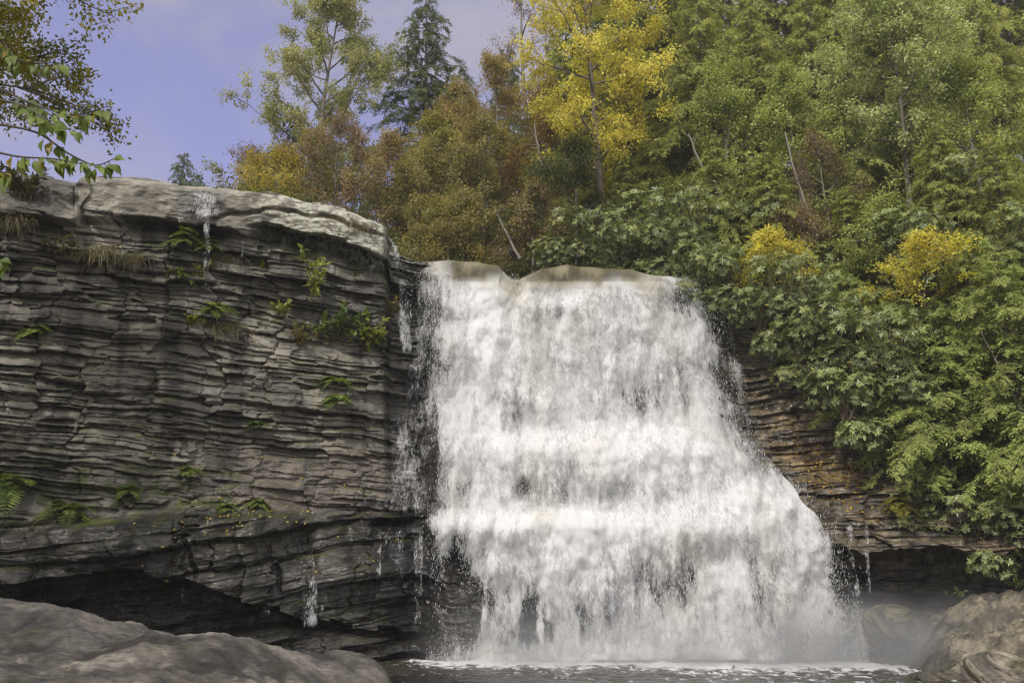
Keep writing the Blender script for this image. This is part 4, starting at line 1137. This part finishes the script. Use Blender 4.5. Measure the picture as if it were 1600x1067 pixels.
# ------------------------------------------------------------------ broadleaf trees
PALE = [(.22, .23, .085), (.34, .35, .15), (.44, .43, .21)]
YEL = [(.4, .36, .05), (.62, .55, .08), (.7, .62, .16)]
RUST = [(.22, .22, .075), (.31, .26, .09), (.36, .25, .105), (.42, .29, .14)]
OLIVE = [(.17, .19, .06), (.26, .235, .07), (.34, .27, .085)]
GOLD = [(.24, .2, .035), (.42, .32, .05), (.36, .31, .07)]
PINK = [(.14, .13, .06), (.25, .17, .09), (.33, .2, .13)]
LIGHT = [(.27, .31, .1), (.42, .46, .19), (.52, .55, .28)]
YG = [(.14, .16, .035), (.27, .26, .055), (.38, .32, .08)]
FRESH = [(.18, .22, .05), (.31, .35, .085), (.42, .44, .14)]
BL = [  # px, depth, top, crown radius m, palette, keywords, label
    (487, 50, -45, 4.3, PALE, dict(nlimb=26, first=.14, leaf=.15, per=13, nsub=6, ntwig=6, droop=.5, shape=.75), 'tall pale yellow green tree with a dark trunk against the sky, left of the spruce'),
    (432, 43, 252, 2.4, GOLD, dict(nlimb=11, first=.1, leaf=.12, per=9), 'golden bush at the skyline just behind the cap stone'),
    (385, 47, 235, 2.3, PINK, dict(nlimb=9, first=.2, leaf=.11, per=4), 'thin pinkish shrub at the left foot of the tall pale tree'),
    (520, 44, 195, 2.9, PINK, dict(nlimb=12, first=.2, leaf=.11, per=5), 'sparse pink orange tree below the right side of the tall pale tree'),
    (470, 46, 215, 2.6, YG, dict(nlimb=12, first=.15, leaf=.12, per=8), 'green and gold tree between the golden bush and the tall pale tree'),
    (590, 45, 225, 2.8, RUST, dict(nlimb=13, first=.12, leaf=.12, per=7), 'reddish brown tree right behind the right end of the cap stone'),
    (652, 44, 250, 3.2, OLIVE, dict(nlimb=15, first=.06, leaf=.12, per=10), 'olive brown tree behind the thin stream at the corner of the rock'),
    (672, 47, 190, 3.2, YG, dict(nlimb=15, first=.06, leaf=.12, per=10), 'yellow green tree at the foot of the spruce, among the rust trees'),
    (700, 48, 150, 3.4, RUST, dict(nlimb=16, first=.1, leaf=.12, per=9), 'rounded rust tree just right of the spruce'),
    (755, 45, 205, 3.2, OLIVE, dict(nlimb=16, first=.05, leaf=.12, per=10), 'olive gold tree above the left part of the fall lip'),
    (785, 50, 88, 3.5, RUST, dict(nlimb=16, first=.1, leaf=.12, per=9), 'tall russet tree between the grey green conifer and the yellow tree'),
    (850, 48, 140, 3.0, [(.2, .11, .03), (.26, .16, .04), (.33, .22, .04)], dict(nlimb=14, first=.1, leaf=.12, per=8), 'orange brown tree tucked under the left side of the bright yellow tree'),
    (940, 43, -90, 3.5, YEL, dict(nlimb=26, first=.34, leaf=.14, per=9, nsub=7, droop=.35, shape=.8), 'bright yellow autumn tree standing tall above the fall'),
    (830, 54, -60, 3.0, PINK, dict(nlimb=12, first=.3, leaf=.1, per=3), 'nearly bare tree with fine twigs at the upper left of the yellow tree'),
    (832, 41.5, 300, 2.2, RUST, dict(nlimb=10, first=.1, leaf=.11, per=4), 'brown twiggy bush with dead branches just over the fall lip'),
    (700, 41.5, 318, 2.4, OLIVE, dict(nlimb=12, first=.03, leaf=.11, per=10), 'low olive bush right behind the left end of the fall lip'),
    (900, 41.5, 235, 2.6, [(.06, .08, .02), (.12, .13, .03)], dict(nlimb=13, first=.08, leaf=.12, per=9), 'deep green tree in the shade under the bright yellow tree'),
    (1435, 42.0, 20, 3.9, LIGHT, dict(nlimb=24, first=.4, leaf=.16, per=13, droop=.5, shape=.8), 'pale green maple glowing among the dark hemlocks'),
    (1155, 42.5, 95, 2.7, FRESH, dict(nlimb=14, first=.2, leaf=.14, per=8), 'fresh green leafy tree in front of the dark hemlocks, right of the yellow tree'),
    (1262, 41.5, 120, 2.5, FRESH, dict(nlimb=13, first=.25, leaf=.13, per=8), 'fresh green leafy tree at the top of the leaning pale trunk'),
    (1555, 39.5, 110, 2.8, FRESH, dict(nlimb=14, first=.2, leaf=.14, per=8), 'fresh green leafy tree at the right edge, beside the dark hollow'),
    (1395, 37.2, 330, 2.0, FRESH, dict(nlimb=11, first=.1, leaf=.12, per=8), 'low fresh green bush just above the right yellow bush'),
    (1308, 39.5, 225, 1.9, [(.2, .14, .07), (.28, .18, .1)], dict(nlimb=9, first=.2, leaf=.1, per=3), 'sparse tan leaved sapling right of the leaning pale trunk'),
    (1262, 38.2, 330, 1.5, [(.22, .15, .07), (.28, .2, .09)], dict(nlimb=8, first=.15, leaf=.1, per=3), 'small tan bush at the foot of the leaning pale trunk'),
]
for i, (px, Y, top, R, pal, kw, lab) in enumerate(BL):
    p = ground(px, Y); h = height_to(p, px, top)
    cat = 'bush' if 'bush' in lab or 'shrub' in lab else 'tree'
    put('autumn_tree' if cat == 'tree' else 'autumn_bush', broadleaf(2000 + i, h, R * 1.15, pal, **dict(kw, leaf=kw['leaf'] * 1.15, nlimb=int(kw['nlimb'] * 1.35))), p, lab, cat, 'broadleaf trees and bushes above the rock', 0)

# yellow bushes leaning out over the bank
for px, py, Y, h, R, lab in ((1205, 468, 36.2, 2.7, 1.25, 'left of two yellow bushes over the bank, nearest the fall'),
                             (1445, 505, 33.0, 3.1, 1.6, 'right of two yellow bushes, with flat layered branches among the hemlocks')):
    p = atv(px, py, Y)
    put('yellow_bush', broadleaf(2100 + int(px), h, R, YEL, nlimb=9, first=.3, leaf=.12, per=6, nsub=5, ntwig=5, droop=.1, lean=(-.2, -.25), clump=.07), p, lab, 'bush', 'yellow bushes on the right bank', .6, (1.25, 1.25, .85))

# ------------------------------------------------------------------ evergreen thickets
RHS = [rhodo(3000 + i, 1.7, 2.1, 620) for i in range(4)]
RB = [  # px, py of the foot, depth or None (rooted in the rock), scale, label
    (868, 425, 39.5, .85, 'glossy evergreen bush over the middle of the fall lip'),
    (925, 425, 39.8, 1.15, 'large rhododendron above the smooth brown water of the lip'),
    (985, 425, 39.3, 1.15, 'rhododendron behind the right half of the fall lip'),
    (1042, 430, 38.6, 1.1, 'rhododendron right above the dark overhang at the right end of the lip'),
    (1010, 372, 42, 1.2, 'rhododendron in the second row, below the small bright hemlock'),
    (1085, 395, 39.5, 1.2, 'rounded rhododendron up the bank from the right end of the lip'),
    (1098, 440, 37.3, .9, 'rhododendron draped over the rock corner right of the lip'),
    (1150, 470, 36.4, 1.0, 'rhododendron just below and left of the left yellow bush'),
    (1190, 515, 35.6, .9, 'rhododendron overhanging the black shadowed rock below the left yellow bush'),
    (1255, 505, 35.0, 1.15, 'rhododendron to the right of the left yellow bush'),
    (1262, 570, 34.3, 1.0, 'rhododendron hanging lowest over the orange brown rock'),
    (1330, 560, 33.8, 1.1, 'dark rhododendron in the middle of the hanging right bank'),
    (1325, 650, 33.0, .95, 'rhododendron tongue reaching down beside the diagonal shadow'),
    (1390, 590, 33.0, 1.1, 'rhododendron below the right yellow bush'),
    (1170, 385, 40, 1.2, 'rhododendron on the slope above the left yellow bush'),
    (1480, 870, None, .75, 'rhododendron at the bottom of the hanging thicket above the dark undercut'),
    (1530, 845, None, .85, 'rhododendron just right of the bottom of the hanging thicket'),
    (1590, 830, None, .8, 'rhododendron at the right edge above the pale bank rock'),
    (1440, 800, None, .6, 'small rhododendron right of the yellow fern'),
    (1510, 330, 37.6, 1.1, 'shaded rhododendron under the dark hollow with pale trunks'),
    (1420, 400, 36.5, 1.1, 'shaded rhododendron just above the right yellow bush'),
    (1580, 430, 34.5, 1.1, 'shaded rhododendron at the right edge below middle of the slope'),
]
for i, (px, py, Y, s, lab) in enumerate(RB):
    p = on_rock(px, py, .25) if Y is None else atv(px, py, Y)
    put('rhododendron', RHS[i % 4], p, lab, 'rhododendron', 'rhododendrons on the right bank', (i * .37) % .8 - .4, s)

# ferns, seedlings and leaf clumps too many to count, covering the slope
rng = np.random.default_rng(17)
n = 5200
ux = rng.uniform(-14, 34, n); ur = rng.uniform(0, 1, n) ** 1.3 * 30 + .8
uy = np.interp(ux, ex, ey) + ur
uz = hill(ux, uy)
mb = MB(); k = 22
cl = fbm(ux * .25, uy * .25, 3, 333)
P = np.repeat(np.stack([ux, uy, uz], -1), k, 0) + rng.normal(0, 1, (n * k, 3)) * np.array([.45, .45, .35]) + np.array([0, 0, 1.0]) * np.repeat(np.clip(.5 + cl * .9, .1, 1.4), k)[:, None]
L_ = rng.uniform(.1, .24, n * k)
cc = mixc((.04, .055, .015), (.13, .15, .035), np.clip(np.repeat(.4 + .5 * cl + rng.normal(0, .25, n), k), 0, 1))
mb.leaves(P, rng.normal(0, 1, (n * k, 3)) + np.array([0, 0, -.3]), np.array([0, -.3, 1.0]) + rng.normal(0, .5, (n * k, 3)), L_, L_ * .5, cc)
tag(link('undergrowth', mb.build('undergrowth', M_LEAF)), kind='stuff')

# pale slender trunks standing in the wood
for px, py, Y, px2, py2, r, lab in ((1268, 345, 38.6, 1238, 232, .085, 'leaning pale bare trunk on the right slope between the hemlocks'),
                                    (1506, 262, 41, 1478, 205, .12, 'pale trunk catching light in the dark hollow, right one of the pair'),
                                    (1470, 250, 41.5, 1452, 190, .09, 'pale trunk in the dark hollow, left one of the pair'),
                                    (852, 300, 43, 842, 215, .09, 'bare grey trunk under the left side of the bright yellow tree'),
                                    (1598, 645, 30.4, 1545, 540, .06, 'thin bare leaning stem in front of the pinkish rock at the right edge'),
                                    (808, 392, 40.5, 786, 340, .08, 'dead bent stem leaning over the fall lip'),
                                    (1105, 285, 41, 1082, 225, .08, 'crooked pale stem right of the small bright hemlock')):
    a = atv(px, py, Y); b = atv(px2, py2, Y + .3)
    t = np.linspace(-.25, 1.25, 12)[:, None]
    rg = np.random.default_rng(int(px))
    P = a + (b - a) * t + rg.normal(0, .05, (12, 3)).cumsum(0) * .5
    m_ = MB(); m_.tube(P, np.linspace(r, r * .45, 12), 7, (.17, .15, .125))
    for q in range(7):
        k = rg.integers(4, 11); d = unit(rg.normal(0, 1, 3) + np.array([0, -.3, .5])); tt = np.linspace(0, 1, 5)[:, None]
        m_.tube(P[k] + d * tt * rg.uniform(.5, 1.2) + rg.normal(0, .05, (5, 3)) * tt, np.linspace(r * .3, .006, 5), 4, (.16, .14, .115))
    o = link('bare_trunk', m_.build('bare_trunk', M_BARK, True))
    tag(o, lab, 'bare trunk', 'bare trunks in the wood')

# ------------------------------------------------------------------ plants on the rock face
GP = 'plants growing on the rock face'
for i, (px, py, s, lab) in enumerate(((288, 378, 1.0, 'feathery fern in the sun just left of the stream below the cap stone'),
                                      (322, 388, .9, 'bright fern right beside the stream below the cap stone'),
                                      (338, 488, 1.0, 'round fern clump on a bracket of soil halfway down the face under the stream'),
                                      (25, 765, 1.3, 'dark green fern at the left edge above the wet shelf'),
                                      (300, 742, .7, 'mossy green fern spreading along a ledge near the middle of the left wall'),
                                      (405, 788, .6, 'small light fern on the shelf beside the scattered leaves'),
                                      (110, 800, 1.0, 'shaded fern mat on the shelf at the left'),
                                      (355, 795, .55, 'flat green fern on the shelf left of the small light fern'),
                                      (520, 598, .8, 'yellowish fern tuft on the right half of the face, upper of two'),
                                      (528, 628, .8, 'yellowish fern tuft on the right half of the face, lower of two'),
                                      (62, 520, .8, 'dull green fern on the left part of the layered face'),
                                      (205, 770, .7, 'low fern in the deep shade of the left wall above the shelf'),
                                      (405, 665, .5, 'tiny bright fern low on the face left of the yellowish tufts'))):
    put('fern', fern(4000 + i, 17, .7, ((.08, .12, .02), (.24, .3, .06))), on_rock(px, py, -.08), lab, 'fern', GP, 0, s * 2.0)
for i, (px, py, s, lab) in enumerate(((160, 392, 1.0, 'pale dry grass hanging on the left part of the wall below the cap stone'),
                                      (205, 402, .8, 'dry grass tuft just right of the larger pale one on the left'),
                                      (530, 345, .9, 'dry grass fringe over the right end of the cap stone'),
                                      (555, 352, .8, 'short grass fringe at the very corner of the cap stone'),
                                      (345, 405, .9, 'straw coloured grass beside the bright fern and the stream'),
                                      (345, 512, 1.0, 'grey hanging roots and grass below the round fern clump'),
                                      (12, 345, 1.1, 'tan grass on the shaded block in the upper left corner of the rock'))):
    put('grass_tuft', tuft(4100 + i, 170), on_rock(px, py, -.03), lab, 'grass', GP, 0, s * 1.8)
for i, (px, py, s, kw, lab) in enumerate(((486, 470, 1.1, dict(n=4, l=1.1, leaf=.17, spread=.15), 'upright yellow green leafy shoot on the right half of the face'),
                                          (420, 432, .7, dict(n=4, leaf=.17), 'small whorled plant under the dark overhang'),
                                          (440, 492, .8, dict(n=5, leaf=.14), 'small leafy plant left of the upright shoot base'),
                                          (300, 445, 1.0, dict(n=6, leaf=.16), 'broad leaved yellow green plant left of the falling stream'),
                                          (262, 440, .8, dict(n=5, leaf=.13), 'low leafy plant in the shade left of the broad leaved one'),
                                          (505, 378, .5, dict(n=3, leaf=.16), 'lone bright sprig under the right end of the cap stone'),
                                          (530, 530, 1.5, dict(n=11, leaf=.12, per=20, cols=((.05, .09, .015), (.17, .22, .04))), 'leafy green bush on the face near the main fall'),
                                          (575, 548, 1.4, dict(n=10, leaf=.13, per=16, cols=((.14, .17, .02), (.33, .35, .06))), 'yellow green bush right of the leafy green bush, nearest the main fall'),
                                          (470, 540, 1.0, dict(n=8, leaf=.1, cols=((.12, .08, .03), (.2, .16, .04))), 'brownish bush left of the leafy green bush'),
                                          (305, 510, .7, dict(n=5, leaf=.12), 'small yellow plant left of the round fern clump'),
                                          (610, 490, .9, dict(n=7, leaf=.11, cols=((.13, .12, .02), (.3, .25, .05))), 'yellowing plant beside the braided stream'),
                                          (1098, 492, 1.2, dict(n=9, leaf=.13, cols=((.12, .16, .02), (.3, .32, .04))), 'yellow green plant at the top right margin of the main fall'),
                                          (1490, 700, .9, dict(n=7, leaf=.13, cols=((.05, .09, .02), (.13, .18, .04))), 'green sapling against the pinkish rock'),
                                          (40, 312, 1.4, dict(n=10, leaf=.12, cols=((.04, .045, .012), (.1, .09, .025))), 'dark shrub on the shaded block at the upper left'),
                                          (100, 405, 1.1, dict(n=8, leaf=.1, cols=((.07, .08, .02), (.16, .15, .04))), 'dull bush below the notch at the upper left of the wall'))):
    put('rock_plant', herb(4200 + i, **dict(kw, n=kw['n'] + 3)), on_rock(px, py, -.1), lab, 'plant', GP, 0, s * 2.0)
put('fern', fern(4301, 22, 1.3, ((.2, .2, .03), (.38, .34, .07))), on_rock(1405, 790, -.05), 'large yellowing fern drooping over the right ledge under the hemlocks', 'fern', GP)
for i, (px, py, Y, lab) in enumerate(((1500, 930, 31.4, 'small green plant on the bank rock near the dark undercut'), (1590, 915, 30.6, 'small green plant on the bank rock at the right edge'))):
    put('rock_plant', herb(4400 + i, n=6, leaf=.1, cols=((.08, .13, .03), (.2, .26, .08))), atv(px, py, Y) - np.array([0, 0, .1]), lab, 'plant', GP)

# ------------------------------------------------------------------ fallen leaves
rng = np.random.default_rng(88)


def litter(name, px, py, size, cols, lift=.02):
    n = len(px); mb = MB()
    y = rock_y(px, py) - lift
    P = np.stack(at(px, py, y), -1)
    L_ = rng.uniform(*size, n)
    mb.leaves(P, rng.normal(0, 1, (n, 3)) * np.array([1, .5, .4]), np.array([0, -.8, .6]) + rng.normal(0, .3, (n, 3)), L_, L_ * .65, mixc(cols[0], cols[1], rng.uniform(0, 1, n)))
    o = link(name, mb.build(name, M_LEAF)); tag(o, kind='stuff')
    return o


n = 150
a = rng.normal(400, 85, n); b = np.interp(a, [200, 450, 600], [835, 795, 790]) + rng.normal(0, 20, n)
a2 = rng.uniform(200, 620, 90); b2 = rng.uniform(640, 900, 90)
litter('fallen_leaves', np.concatenate([a, a2]), np.concatenate([b, b2]), (.06, .14), ((.38, .26, .04), (.55, .42, .1)))
n = 260
a = rng.normal(1300, 55, n); b = np.interp(a, [1180, 1250, 1330, 1400], [600, 715, 765, 790]) + rng.normal(0, 22, n)
a2 = rng.uniform(1140, 1300, 120); b2 = rng.uniform(490, 760, 120)
litter('fallen_leaves', np.concatenate([a, a2]), np.concatenate([b, b2]), (.07, .17), ((.4, .2, .03), (.58, .4, .07)))
X, Y, Z = slab
i = rng.integers(40, 200, 240); j = rng.integers(60, 430, 240)
P = np.stack([X[i, j], Y[i, j], Z[i, j] + .02], -1); L_ = rng.uniform(.05, .13, 240)
mb = MB(); mb.leaves(P, rng.normal(0, 1, (240, 3)) * np.array([1, 1, .2]), np.array([0, -.2, 1]) + rng.normal(0, .2, (240, 3)), L_, L_ * .65, mixc((.38, .26, .05), (.5, .4, .12), rng.uniform(0, 1, 240)))
tag(link('fallen_leaves', mb.build('fallen_leaves', M_LEAF)), kind='stuff')

# ------------------------------------------------------------------ near bank, its trees and the overhanging branch
bxs = np.linspace(0, 1, 70); bys = np.linspace(-40, 27, 90)
BX = np.empty((90, 70)); BY = np.repeat(bys[:, None], 70, 1)
edge = -np.maximum(.64 * np.maximum(bys, 0) + 4.2, 4.2)
BX = edge[:, None] - bxs[None] ** 1.5 * 60
BZ = -.3 + 2.2 * sstep(0, 6, edge[:, None] - BX) + .12 * (edge[:, None] - BX) + .4 * fbm(BX * .3, BY * .3, 3, 900)
me = mesh_from('river_bank', np.stack([BX, BY, BZ], -1).reshape(-1, 3), grid_quads(90, 70)[:, ::-1], M_SOIL, {'Col': np.tile((.07, .055, .035), (BX.size, 1)), 'wet': np.zeros(BX.size)}, True)
tag(link('river_bank', me), kind='structure')


def bank_z(x, y):
    e = -max(.64 * max(y, 0) + 4.2, 4.2)
    return -.3 + 2.2 * float(sstep(0, 6, e - x)) + .12 * (e - x)


for i, (x, y, h, R, lab) in enumerate(((-23.5, 15.5, 29, 6.5, 'tall broadleaf tree out of view on the left bank, shading the layered wall'),
                                       (-10.5, 2.5, 18, 5.2, 'broadleaf tree out of view beside the camera, shading the low slab'),
                                       (-15.5, 5.5, 17, 5.5, 'broadleaf tree out of view on the left bank, shading the humped boulder'))):
    put('bank_tree', broadleaf(5000 + i, h, R, YG, nlimb=20, first=.3, leaf=.17, per=10, nsub=7, ntwig=6), (x, y, bank_z(x, y)), lab, 'tree', 'trees on the left bank')
put('bank_tree', broadleaf(5010, 16.0, 3.9, [(.13, .15, .03), (.3, .28, .06), (.45, .4, .1)], nlimb=46, first=.63, leaf=.085, per=24, nsub=8, ntwig=7, clump=.1), (-10.7, 11.5, bank_z(-10.7, 11.5)), 'small leaved yellow green tree filling the top left corner behind the near branch', 'tree', 'trees on the left bank')

# branch with large leaves reaching in from the left, close to the camera
rg = np.random.default_rng(61)
br = empty('leafy_branch', (0, 0, 0), 'near branch with large hanging green leaves reaching in from the left edge', 'branch')
TWIGS = [  # pixel course and depth of each twig, leaf count
    ([(-160, 60, 4.9), (-40, 120, 4.7), (60, 168, 4.6), (120, 182, 4.5), (168, 166, 4.4)], 13),
    ([(-160, 190, 4.9), (-30, 190, 4.7), (60, 205, 4.6), (105, 240, 4.5), (150, 262, 4.45), (182, 246, 4.4)], 15),
    ([(-160, 190, 4.9), (-20, 235, 4.6), (30, 246, 4.5), (85, 248, 4.45), (128, 256, 4.4)], 14),
    ([(-160, 60, 4.9), (-20, 80, 4.8), (50, 100, 4.7), (92, 98, 4.6)], 6),
    ([(-160, 190, 4.9), (-30, 150, 4.7), (40, 165, 4.5), (80, 195, 4.4), (118, 205, 4.4)], 14),
    ([(-160, 300, 4.9), (-60, 370, 4.7), (-20, 395, 4.6), (8, 412, 4.55)], 9),
    ([(-160, 190, 4.9), (-60, 220, 4.7), (-10, 262, 4.6), (15, 275, 4.55)], 10),
    ([(-160, 60, 4.9), (-60, 40, 4.8), (0, 60, 4.7), (30, 100, 4.6)], 12),
]
tb, lb = MB(), MB()
rr = np.linspace(0, 1, 7)
prof = np.array([0, .62, .95, .9, .62, .25, 0])
for course, nl in TWIGS:
    K = np.array([atv(a, b, c) for a, b, c in course])
    t = np.linspace(0, len(K) - 1, 26); Pp = np.stack([np.interp(t, np.arange(len(K)), K[:, q]) for q in range(3)], -1)
    for _ in range(3): Pp[1:-1] = (Pp[:-2] + Pp[2:] + Pp[1:-1] * 2) / 4
    tb.tube(Pp, np.linspace(.010, .0022, 26), 5, (.07, .055, .04))
    nl = int(nl * 1.7)
    for q in range(nl):
        k = int(25 * (.42 + .58 * (q + 1) / nl)); p = Pp[min(k, 25)]
        tw = unit(Pp[min(k, 25)] - Pp[min(k, 25) - 1])
        D = unit(tw * .55 + np.array([rg.normal(0, .4), rg.normal(0, .5), -.75 + rg.normal(0, .3)]))
        st = p + D * .02 + rg.normal(0, .004, 3)
        tb.tube(np.array([p, st]), .0014, 4, (.09, .09, .03))
        L0 = rg.uniform(.058, .105); S = unit(np.cross(D, np.array([rg.normal(0, .5), -1.0, .35 + rg.normal(0, .3)]))); N = np.cross(S, D)
        W0 = L0 * rg.uniform(.24, .3)
        mid = st + D * (L0 * rr)[:, None] + N * (.012 * np.sin(rr * 2.6))[:, None] + np.array([0, 0, -1.0]) * (L0 * .12 * rr ** 2)[:, None]
        Vv = np.stack([mid - S * (W0 * prof)[:, None] + N * (W0 * .28 * prof)[:, None], mid, mid + S * (W0 * prof)[:, None] + N * (W0 * .28 * prof)[:, None]], 1).reshape(-1, 3)
        c = mixc((.08, .12, .02), (.19, .24, .045), np.array([rg.uniform()]))[0]
        if rg.uniform() < .14: c = np.array((.24, .18, .03))
        lb.add(Vv, grid_quads(7, 3), c)
link('branch', tb.build('branch', M_BARK, True), br); link('leaves', lb.build('leaves', M_LEAF, True), br)

# ------------------------------------------------------------------ camera, sky, sun
cam = bpy.data.cameras.new('camera'); co = bpy.data.objects.new('camera', cam); COL.objects.link(co)
cam.sensor_width = 36.0; cam.lens = F / 1600.0 * 36.0
cam.clip_start = .05; cam.clip_end = 2000
co.location = (0, 0, CZ); co.rotation_euler = (math.pi / 2 + PITCH, 0, 0)
scene.camera = co

SUN = Vector((-.42, -.72, .82)).normalized()
sl = bpy.data.lights.new('sun', 'SUN'); so = bpy.data.objects.new('sun', sl); COL.objects.link(so)
sl.energy = 3.1; sl.angle = math.radians(.6); sl.color = (1, .96, .90)
so.rotation_euler = SUN.to_track_quat('Z', 'Y').to_euler()

w = bpy.data.worlds.new('World'); scene.world = w; w.use_nodes = True
nt = w.node_tree; nt.nodes.clear(); L = nt.links.new
out = nd(nt, 'ShaderNodeOutputWorld'); bg = nd(nt, 'ShaderNodeBackground', ins={'Strength': .15})
sky = nd(nt, 'ShaderNodeTexSky', sky_type='NISHITA', sun_disc=False)
sky.sun_elevation = math.asin(SUN.z); sky.sun_rotation = math.atan2(SUN.x, SUN.y)
sky.air_density = 1.0; sky.dust_density = 1.5; sky.ozone_density = 2.0; sky.altitude = 500
tc = nd(nt, 'ShaderNodeTexCoord')
mp = nd(nt, 'ShaderNodeMapping', ins={'Scale': (1.0, 1.0, 1.6), 'Rotation': (.2, .5, .3)})
L(tc.outputs['Generated'], mp.inputs['Vector'])
no = nd(nt, 'ShaderNodeTexNoise', ins={'Scale': 3.4, 'Detail': 5.0, 'Roughness': .52, 'Distortion': .8})
L(mp.outputs[0], no.inputs['Vector'])
mr = nd(nt, 'ShaderNodeMapRange', interpolation_type='SMOOTHSTEP', ins={'From Min': .36, 'From Max': .62, 'To Min': .2, 'To Max': 1.0})
L(no.outputs['Fac'], mr.inputs['Value'])
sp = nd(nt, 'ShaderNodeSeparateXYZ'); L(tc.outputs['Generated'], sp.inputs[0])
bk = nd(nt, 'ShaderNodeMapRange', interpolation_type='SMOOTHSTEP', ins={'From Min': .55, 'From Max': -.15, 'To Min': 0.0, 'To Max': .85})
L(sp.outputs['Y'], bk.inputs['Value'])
tint = nd(nt, 'ShaderNodeMix', data_type='RGBA', blend_type='MULTIPLY'); tint.inputs['Factor'].default_value = 1
L(sky.outputs[0], tint.inputs['A']); tint.inputs['B'].default_value = (1.75, 1.2, 1.4, 1)
mx = nd(nt, 'ShaderNodeMix', data_type='RGBA')
L(mr.outputs[0], mx.inputs['Factor']); L(tint.outputs['Result'], mx.inputs['A']); mx.inputs['B'].default_value = (2.85, 2.78, 3.55, 1)
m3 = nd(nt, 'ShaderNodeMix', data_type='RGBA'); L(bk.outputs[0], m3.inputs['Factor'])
L(mx.outputs['Result'], m3.inputs['A']); m3.inputs['B'].default_value = (8.8, 8.7, 8.5, 1)  # unseen bright cloud behind the camera, added as fill to lift shadows
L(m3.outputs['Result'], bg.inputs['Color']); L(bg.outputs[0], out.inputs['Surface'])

scene.render.engine = 'CYCLES'
cy = scene.cycles
cy.max_bounces = 6; cy.diffuse_bounces = 3; cy.glossy_bounces = 2; cy.transmission_bounces = 3; cy.transparent_max_bounces = 14
cy.caustics_reflective = False; cy.caustics_refractive = False
cy.sample_clamp_indirect = 4.0
cy.use_denoising = True
try:
    cy.denoiser = 'OPENIMAGEDENOISE'; cy.denoising_prefilter = 'ACCURATE'
except Exception:
    pass
cy.filter_width = 1.3 if hasattr(cy, 'filter_width') else 1.5
scene.view_settings.view_transform = 'Standard'; scene.view_settings.look = 'None'
scene.view_settings.exposure = 0; scene.view_settings.gamma = 1
